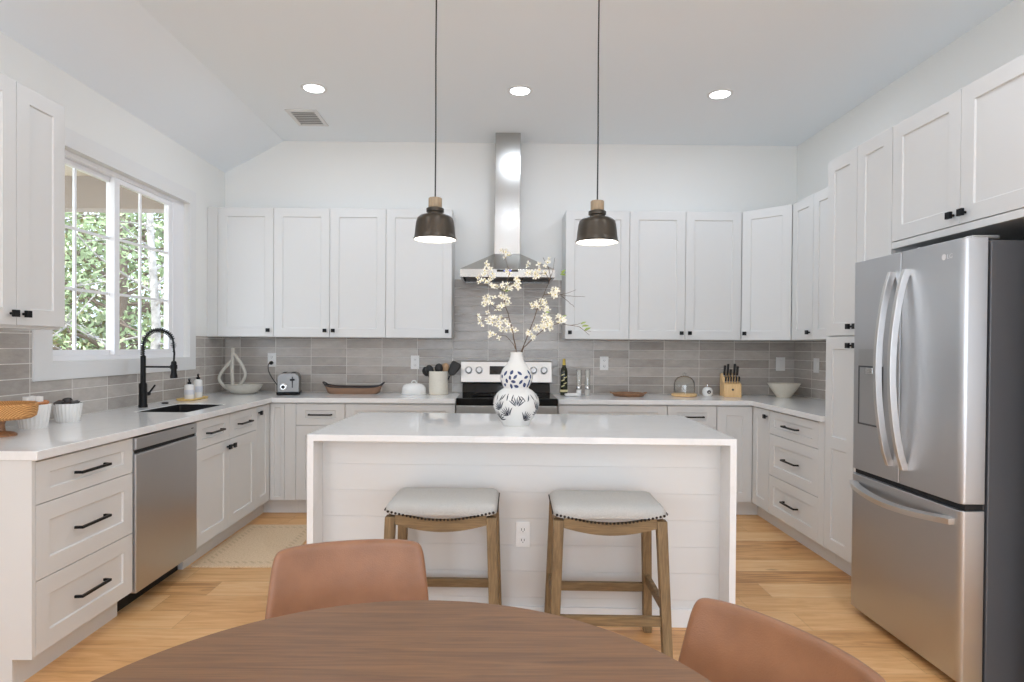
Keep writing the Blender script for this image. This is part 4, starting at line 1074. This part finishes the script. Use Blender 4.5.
# toaster
to = thing('toaster', 'brushed steel toaster with black base plugged into the wall', 'toaster', (-1.745, 5.10, ZC), math.radians(14))
pr = [(-.086, .022), (.086, .022)] + [(.086 - .0 - (0 if a == 0 else .045 * (1 - math.cos(a))), .125 + .055 * math.sin(a)) for a in [PI / 2 * k / 8 for k in range(9)]]
pr += [(-p[0], p[1]) for p in reversed(pr[2:])]
MB().prism(pr, 'y', -.115, .125).build('body', M['toastm'], to, smooth=30, bevel=.006)
rows = [[(x, y + .005, z) for x, y in rrect(.092 - i, .126 - i, .02)] for i, z in ((.004, 0), (0, .006), (0, .022), (.005, .026))]
MB().grid(rows, True, True, True).build('base', M['black'], to)
for sx in (-.035, .035): MB().box(sx - .014, sx + .014, -.085, .095, .178, .1815).build('slot', M['dark'], to, smooth=0)
MB().box(.028, .036, -.1165, -.113, .06, .15).build('lever_track', M['dark'], to, smooth=0)
MB().box(.014, .05, -.135, -.115, .118, .132).build('lever', M['black'], to, smooth=0, bevel=.003)
dm = Matrix.Translation((-.038, -.115, .068)) @ Matrix.Rotation(R90, 4, 'X')
MB().lathe([(.029, 0), (.029, .004), (.022, .006), (.02, .018), (0, .018)], 28).xf(dm).build('dial', M['chrome'], to)
MB().lathe([(.015, .018), (.013, .0205), (0, .0205)], 24).xf(dm).build('dial_cap', M['black'], to)
_ti = Matrix.Translation((-1.745, 5.10, ZC)) @ Matrix.Rotation(math.radians(14), 4, 'Z'); _ti = _ti.inverted()
cordp = [_ti @ Vector(p) for p in sm([(-1.993, TY - .035, 1.165), (-2.0, TY - .07, 1.15), (-1.99, TY - .075, 1.08), (-1.93, TY - .07, .985), (-1.88, TY - .06, .94), (-1.80, TY - .055, .925), (-1.76, 5.235, .926)])]
MB().tube(cordp, .0042, 8).build('power_cord', M['cord'], to)
pl_ = MB().lathe([(.015, 0), (.017, .012), (.013, .03), (.006, .034)], 16).xf(Matrix.Translation((-1.993, TY - .0095, 1.165)) @ Matrix.Rotation(R90, 4, 'X')); pl_.xf(_ti); pl_.build('plug', M['black'], to)

# long woven tray
bt = thing('woven_basket', 'long low woven basket with upturned ends under the back wall cabinets', 'basket', (-1.235, 5.2, ZC))
rows = []
for s_, z in ((.82, 0), (.9, .01), (.97, .034), (1.0, .054), (.975, .054), (.93, .03), (.84, .009)):
    row = []
    for k in range(48):
        a = 2 * PI * k / 48; ca, sa = math.cos(a), math.sin(a); q = lambda v, e: math.copysign(abs(v) ** e, v)
        x = .238 * s_ * q(ca, .55); y = .085 * s_ * q(sa, .55); row.append((x, y, z + (.018 * abs(x / .24) ** 5 if z > .03 else 0)))
    rows.append(row)
MB().grid(rows, True, True, True).build('tray', M['basket'], bt)
rim_ = [Vector(p) + Vector((0, 0, .004)) for p in rows[3]]; rim_.append(rim_[0].copy())
MB().tube(rim_, .006, 8).build('rim', M['rim'], bt)
for sx in (-1, 1): MB().tube(sm([(sx * .222, -.045, .068), (sx * .25, -.03, .09), (sx * .258, 0, .096), (sx * .25, .03, .09), (sx * .222, .045, .068)]), .0055, 8).build('handle', M['rim'], bt)

# white domed dish
bd = thing('butter_dish', 'white domed ceramic dish with a small knob beside the utensil crock', 'dish', (-.72, 5.16, ZC))
MB().lathe([(.0, 0), (.1, 0), (.108, .008), (.106, .014), (0, .014)], 48, capa=False, capb=False, sy=.75).build('base', M['ceram'], bd)
MB().lathe([(.1, .0145), (.103, .03), (.1, .055), (.086, .078), (.06, .091), (.03, .096), (.0, .097)], 48, capb=False, sy=.75).build('lid', M['ceram'], bd)
MB().tube(sm([(-.022, 0, .094), (-.012, 0, .112), (.012, 0, .112), (.022, 0, .094)]), .0055, 10).build('knob', M['ceram'], bd)

# utensil crock
cx_, cy_ = -.514, 5.17
one(MB().lathe([(.0, .008), (.07, .008), (.074, 0), (.08, .006), (.08, .19), (.0785, .197), (.074, .197), (.073, .19), (.073, .02), (0, .016)], 48, capa=False, capb=False), 'utensil_crock', M['cream'], 'cream ceramic crock holding kitchen utensils beside the range', 'crock', (cx_, cy_, ZC))
def utensil(kind, label, dx, dy, lean, az, mat, L=.27):
    u_ = thing(kind, label, 'utensil', (cx_ + dx, cy_ + dy, ZC + .0185)); u_.rotation_euler = (-lean * math.sin(az) * 0 + lean * math.cos(az) * 0, lean * math.cos(az), 0)
    MB().tube([(0, 0, .0), (0, 0, L - .09)], [.007, .0055], 10).build('handle', mat, u_)
    if kind == 'spatula':
        m = MB(); rows = []
        for z, w_ in ((L - .1, .008), (L - .085, .03), (L - .03, .042), (L + .005, .044), (L + .018, .036), (L + .022, .014)): rows.append([(x * w_, .004 * (1 - x * x), z) for x in (-1, -.5, 0, .5, 1)])
        m.grid(rows).build('blade', mat, u_, solid=.004)
    else:
        rows = []
        for k in range(11):
            t = -1 + 2 * k / 10; w_ = .034 * math.sqrt(max(.01, 1 - t * t)); rows.append([(x * w_, .016 * (x * x) * w_ / .034 - .012 * (1 - t * t), L - .055 + .042 * t) for x in (-1, -.6, -.2, .2, .6, 1)])
        MB().grid(rows).build('bowl', mat, u_, solid=.004)
utensil('spatula', 'black spatula leaning right out of the crock', .02, -.01, .5, 0, M['umat'], .265)
utensil('serving_spoon', 'black serving spoon upright in the crock', .0, -.02, .02, 0, M['umat'], .255)
utensil('ladle', 'black ladle leaning left out of the crock', -.02, .0, -.3, 0, M['umat'], .25)
utensil('slotted_spoon', 'black cooking spoon lying lowest over the left rim of the crock', -.015, .025, -.48, 0, M['umat'], .25)
utensil('wooden_spoon', 'pale wooden spoon standing in the crock', .012, .02, .2, 0, M['wspoon'], .262)

# oil bottle, spoon rest, grinders
ob = thing('oil_bottle', 'dark glass oil bottle with gold cap right of the range', 'bottle', (.545, 5.17, ZC))
MB().lathe([(.0, 0), (.029, 0), (.031, .004), (.031, .2), (.026, .222), (.015, .245), (.0135, .262), (0, .262)], 36, capa=False, capb=False).build('body', M['ogreen'], ob)
MB().lathe([(.0142, .25), (.0142, .292), (.011, .296), (.011, .308), (0, .309)], 24, capa=False, capb=False).build('cap', M['gold'], ob)
m = MB(); m.lathe([(.0316, .028), (.0316, .048)], 36, capa=False, capb=False)
for k in range(5):
    a0_ = -R90 + (k % 2 - .5) * .7; rows = [[(.0316 * math.cos(a0_ + q), .0316 * math.sin(a0_ + q), .075 + k * .024 + zz2 + .012 * q) for q in (-.5, -.2, .1, .4)] for zz2 in (0, .009)]
    m.grid(rows)
m.build('label', M['label'], ob, smooth=60)
one(MB().lathe([(.0, .006), (.03, 0), (.06, .004), (.068, .018), (.066, .022), (.058, .012), (0, .01)], 40, capa=False, capb=False, sy=.75), 'spoon_rest', M['ceram'], 'small white oval spoon rest in front of the grinders', 'spoon rest', (.605, 5.05, ZC))
def grinder(loc, label, base):
    g = thing('grinder', label, 'grinder', loc)
    MB().lathe([(.0, 0), (.019, 0), (.021, .004), (.021, .045), (.019, .048), (0, .048)], 32, capa=False, capb=False).build('base_cup', base, g)
    MB().lathe([(.023, .048), (.024, .052), (.024, .078), (.022, .082)], 32).build('collar', M['chrome'], g)
    MB().lathe([(.0195, .082), (.0195, .205), (.017, .21), (0, .211)], 32, capb=False).build('salt', M['salt'], g)
    MB().lathe([(.0215, .082), (.0215, .214), (.019, .22), (0, .221)], 32, capa=False, capb=False).build('tube', M['glass'], g)
grinder((.672, 5.17, ZC), 'glass salt grinder nearer the oil bottle', M['ceram'])
grinder((.745, 5.17, ZC), 'glass salt grinder farther from the oil bottle', M['salt'])
# round wooden board tray
rb_ = thing('wooden_board', 'round dark-rimmed wooden board lying on the counter right of the grinders', 'board', (1.085, 5.13, ZC))
MB().lathe([(.0, 0), (.115, 0), (.128, .008), (.135, .024), (.131, .027), (.122, .016), (0, .014)], 56, capa=False, capb=False).build('board_body', M['board'], rb_)
for sx in (-1, 1): MB().tube(sm([(sx * .128, -.03, .022), (sx * .15, -.015, .03), (sx * .15, .015, .03), (sx * .128, .03, .022)]), .005, 8).build('handle', M['board'], rb_)
# cloche on wooden base
gc = thing('cloche', 'glass dome cloche on a round pale wood base', 'cloche', (1.56, 5.15, ZC))
MB().lathe([(.0, 0), (.095, 0), (.105, .006), (.105, .018), (.1, .022), (0, .022)], 48, capa=False, capb=False).build('base', M['pine'], gc)
MB().lathe([(.086, .0225), (.086, .1), (.08, .13), (.06, .155), (.03, .168), (.008, .172)], 48, capa=False).lathe([(.007, .172), (.014, .184), (.014, .192), (.0, .2)], 24, capa=False, capb=False).build('dome', M['glass'], gc)
m = MB()
m.lathe([(.084, .023), (.084, .027)], 40, capa=False, capb=False)
# kitchen timer
kt = thing('kitchen_timer', 'small round white timer between the cloche and the knife block', 'timer', (1.77, 5.19, ZC))
MB().lathe([(.0, 0), (.032, 0), (.04, .01), (.043, .03), (.042, .05), (.034, .066), (.018, .074), (0, .076)], 36, capa=False, capb=False).build('body', M['ceram'], kt)
MB().lathe([(.009, .074), (.012, .086), (.008, .1), (0, .104)], 20, capb=False).build('knob', M['chrome'], kt)
MB().lathe([(.017, 0), (.015, .003), (0, .003)], 24).xf(Matrix.Translation((0, -.0395, .036)) @ Matrix.Rotation(R90, 4, 'X')).build('dial', M['podd'], kt)
# knife block
kb = thing('knife_block', 'pale wooden knife block full of black-handled knives', 'knife block', (1.955, 5.16, ZC), math.radians(-8))
MB().prism([(-.085, 0), (.085, 0), (.085, .185), (.035, .195), (-.03, .125), (-.085, .105)], 'x', -.07, .07).build('block', M['pine'], kb, smooth=0, bevel=.004)
MB().lathe([(.009, 0), (.009, .0015), (0, .0015)], 20).xf(Matrix.Translation((.0, -.0855, .062)) @ Matrix.Rotation(R90, 4, 'X')).build('emblem', M['podd'], kb)
_kb = Matrix.Translation((1.955, 5.16, ZC)) @ Matrix.Rotation(math.radians(-8), 4, 'Z')
def knife(x, y, z, L, lean, label, group, thick=.011):
    k = thing('kitchen_knife', label, 'knife', _kb @ Vector((x, y, z)), math.radians(-8), group); k.rotation_euler = (lean, 0, math.radians(-8))
    MB().box(-.002, .002, -.012, .012, -.05, .004).build('blade', M['chrome'], k, smooth=0)
    MB().box(-thick / 2 - .001, thick / 2 + .001, -.012, .012, .004, .016).build('bolster', M['chrome'], k, smooth=0, bevel=.002)
    MB().prism([(-.011, .016), (.011, .016), (.013, L * .5), (.016, L), (-.008, L + .006), (-.009, L * .5)], 'x', -thick / 2, thick / 2).build('handle', M['umat'], k, smooth=0, bevel=.003)
for k in range(6): knife(-.053 + .0212 * k, -.052, .12, .05, .45, 'black steak knife in the low front row of the knife block', 'steak knives in the block')
for k, (x, L, z_, ln) in enumerate(((-.05, .095, .165, .3), (-.026, .11, .165, .34), (.0, .06, .165, .3), (.029, .11, .165, .32), (.053, .09, .165, .36))):
    knife(x, .008, z_ + .002, L, ln, ('black-handled knife at the outer end of the rear row of the block', 'long black knife in the rear row of the block', 'shortest black knife standing mid rear row of the block', 'long black knife in the rear row, beside the shortest one', 'black-handled knife in the rear row nearest the cream bowl')[k], None, .016)
# cream bowl
m = MB().lathe([(.0, .006), (.055, .006), (.058, 0), (.066, .012), (.098, .055), (.124, .098), (.137, .122), (.138, .126), (.132, .124), (.118, .098), (.09, .058), (.05, .02), (0, .016)], 72, capa=False, capb=False, flute=(18, .008))
one(m, 'serving_bowl', M['cream'], 'cream flared bowl in the right counter corner', 'bowl', (2.385, 5.11, ZC)).scale = (.93, .93, .93)

# ------------------------------------------------------------------ outside the kitchen window
g = MB(); rg_ = random.Random(4)
rows = [[(x, y, -.5 + rg_.uniform(-.05, .05)) for x in [WL - .3 - .7 * i for i in range(24)]] for y in [-6 + 1.2 * j for j in range(24)]]
struct(g.grid(rows).build('ground', M['ground'], smooth=60))
po = MB().box(-6.2, WL - .121, 1.5, 5.6, 2.80, 2.9).build('porch_ceiling', M['soffit'], smooth=0); struct(po)
struct(MB().box(-6.2, WL - .121, 5.45, 5.62, 2.515, 2.80).build('porch_beam', M['beam'], smooth=0))
def leaves_mb(pts, n, spread, size, seed):
    rl = random.Random(seed); m = MB()
    for _ in range(n):
        p = Vector(rl.choice(pts)) + Vector((rl.gauss(0, spread), rl.gauss(0, spread), rl.gauss(0, spread * .8)))
        s_ = size * rl.uniform(.6, 1.4); d = Vector((rl.uniform(-1, 1), rl.uniform(-1, 1), rl.uniform(-1, 1))).normalized(); e = d.orthogonal().normalized(); w_ = s_ * .4
        m.add([p - d * s_, p + e * w_ * .8 , p + d * s_, p - e * w_], [(0, 1, 2, 3)])
    return m
def mesh_raw(m, name, mat, parent):
    me = bpy.data.meshes.new(name); me.from_pydata(m.v, [], m.f); me.materials.append(mat)
    o = bpy.data.objects.new(name, me); COL.objects.link(o); o.parent = parent; return o
def tree(label, loc, h, r, bark, fol, seed, nb, nl, spread, lean=(0, 0), low=.15, blen=1.6, size=.05):
    rt = random.Random(seed); t = thing('tree', label, 'tree', loc)
    tr = [Vector((lean[0] * k / 8 + rt.uniform(-.04, .04) * (k > 0), lean[1] * k / 8 + rt.uniform(-.04, .04) * (k > 0), h * k / 8)) for k in range(9)]
    MB().tube(sm(tr, 3), [r * (1 - .75 * i / 24) for i in range(25)], 10).build('trunk', bark, t)
    tips = []; bm_ = MB()
    for k in range(nb):
        f = low + (1 - low) * rt.random(); i = min(7, int(f * 8)); p = tr[i].lerp(tr[i + 1], f * 8 - i); a = rt.uniform(0, 2 * PI); L = blen * (1.15 - .7 * f) * rt.uniform(.6, 1.1)
        q = p + Vector((math.cos(a) * L * .5, math.sin(a) * L * .5, L * rt.uniform(-.05, .3))); e = p + Vector((math.cos(a + .3) * L, math.sin(a + .3) * L, L * rt.uniform(-.15, .55)))
        rb0 = r * .32 * (1.1 - f); pp = sm([p, q, e], 4); bm_.tube(pp, [rb0 * (1 - .8 * j / (len(pp) - 1)) for j in range(len(pp))], 6)
        tips += [q, q.lerp(e, .5), e, e]
        for _ in range(2):
            e2 = q.lerp(e, rt.random()) + Vector((rt.uniform(-.4, .4), rt.uniform(-.4, .4), rt.uniform(-.3, .3))) * blen * .5; bm_.tube([q.lerp(e, .3), e2], [rb0 * .35, .003], 5); tips.append(e2)
    bm_.build('branches', bark, t)
    if nl: mesh_raw(leaves_mb(tips, nl, spread, size, seed), 'foliage', fol, t)
    return t
tree('pale-barked tree with bare branches close outside the window', (-4.42, 7.9, -.5), 5.5, .075, M['bark'], M['fol2'], 21, 40, 500, .28, (-.1, .1), .12, 1.9, .04)
tree('green conifer behind the pale trunk outside the window', (-6.3, 10.2, -.5), 6.5, .16, M['bark2'], M['fol1'], 22, 60, 9000, .36, (0, 0), .02, 2.2, .06)
tree('loose pale green tree outside the sliding half of the window', (-6.4, 7.3, -.5), 5.2, .11, M['bark'], M['fol2'], 23, 46, 1500, .32, (.2, 0), .1, 1.9, .04)
tree('conifer at the edge of the yard beyond the porch beam', (-8.6, 9.6, -.5), 6.5, .16, M['bark2'], M['fol1'], 24, 60, 9000, .38, (0, 0), .02, 2.4, .06)
tree('olive-leaved tree farthest from the window', (-8.2, 13.0, -.5), 7.0, .18, M['bark2'], M['fol3'], 25, 60, 9000, .4, (0, 0), .03, 2.6, .08)
tree('tall conifer right of the pale trunk, far in the yard', (-5.4, 13.5, -.5), 7.5, .18, M['bark2'], M['fol1'], 26, 64, 9000, .4, (0, 0), .02, 2.8, .08)
def bush(label, loc, r, fol, seed):
    rt = random.Random(seed); b = thing('bush', label, 'bush', loc); pts = [Vector((rt.gauss(0, r * .5), rt.gauss(0, r * .5), abs(rt.gauss(0, r * .45)) + .1)) for _ in range(60)]
    m = MB()
    for p in pts[::3]: m.tube([(p.x * .15, p.y * .15, 0), p], [.012, .004], 5)
    m.build('stem', M['bark2'], b); mesh_raw(leaves_mb(pts, 2600, r * .16, .05, seed), 'foliage', fol, b)
bush('low olive bush outside the lower left of the window', (-4.9, 6.4, -.5), 1.05, M['fol3'], 31)
bush('low green bush at the foot of the pale tree', (-4.6, 8.9, -.5), 1.0, M['fol1'], 32)
bush('pale shrub behind the olive bush outside the window', (-6.2, 8.4, -.5), 1.2, M['fol2'], 33)
bush('wide dark shrub along the far edge of the yard', (-7.0, 11.5, -.5), 1.4, M['fol3'], 34)
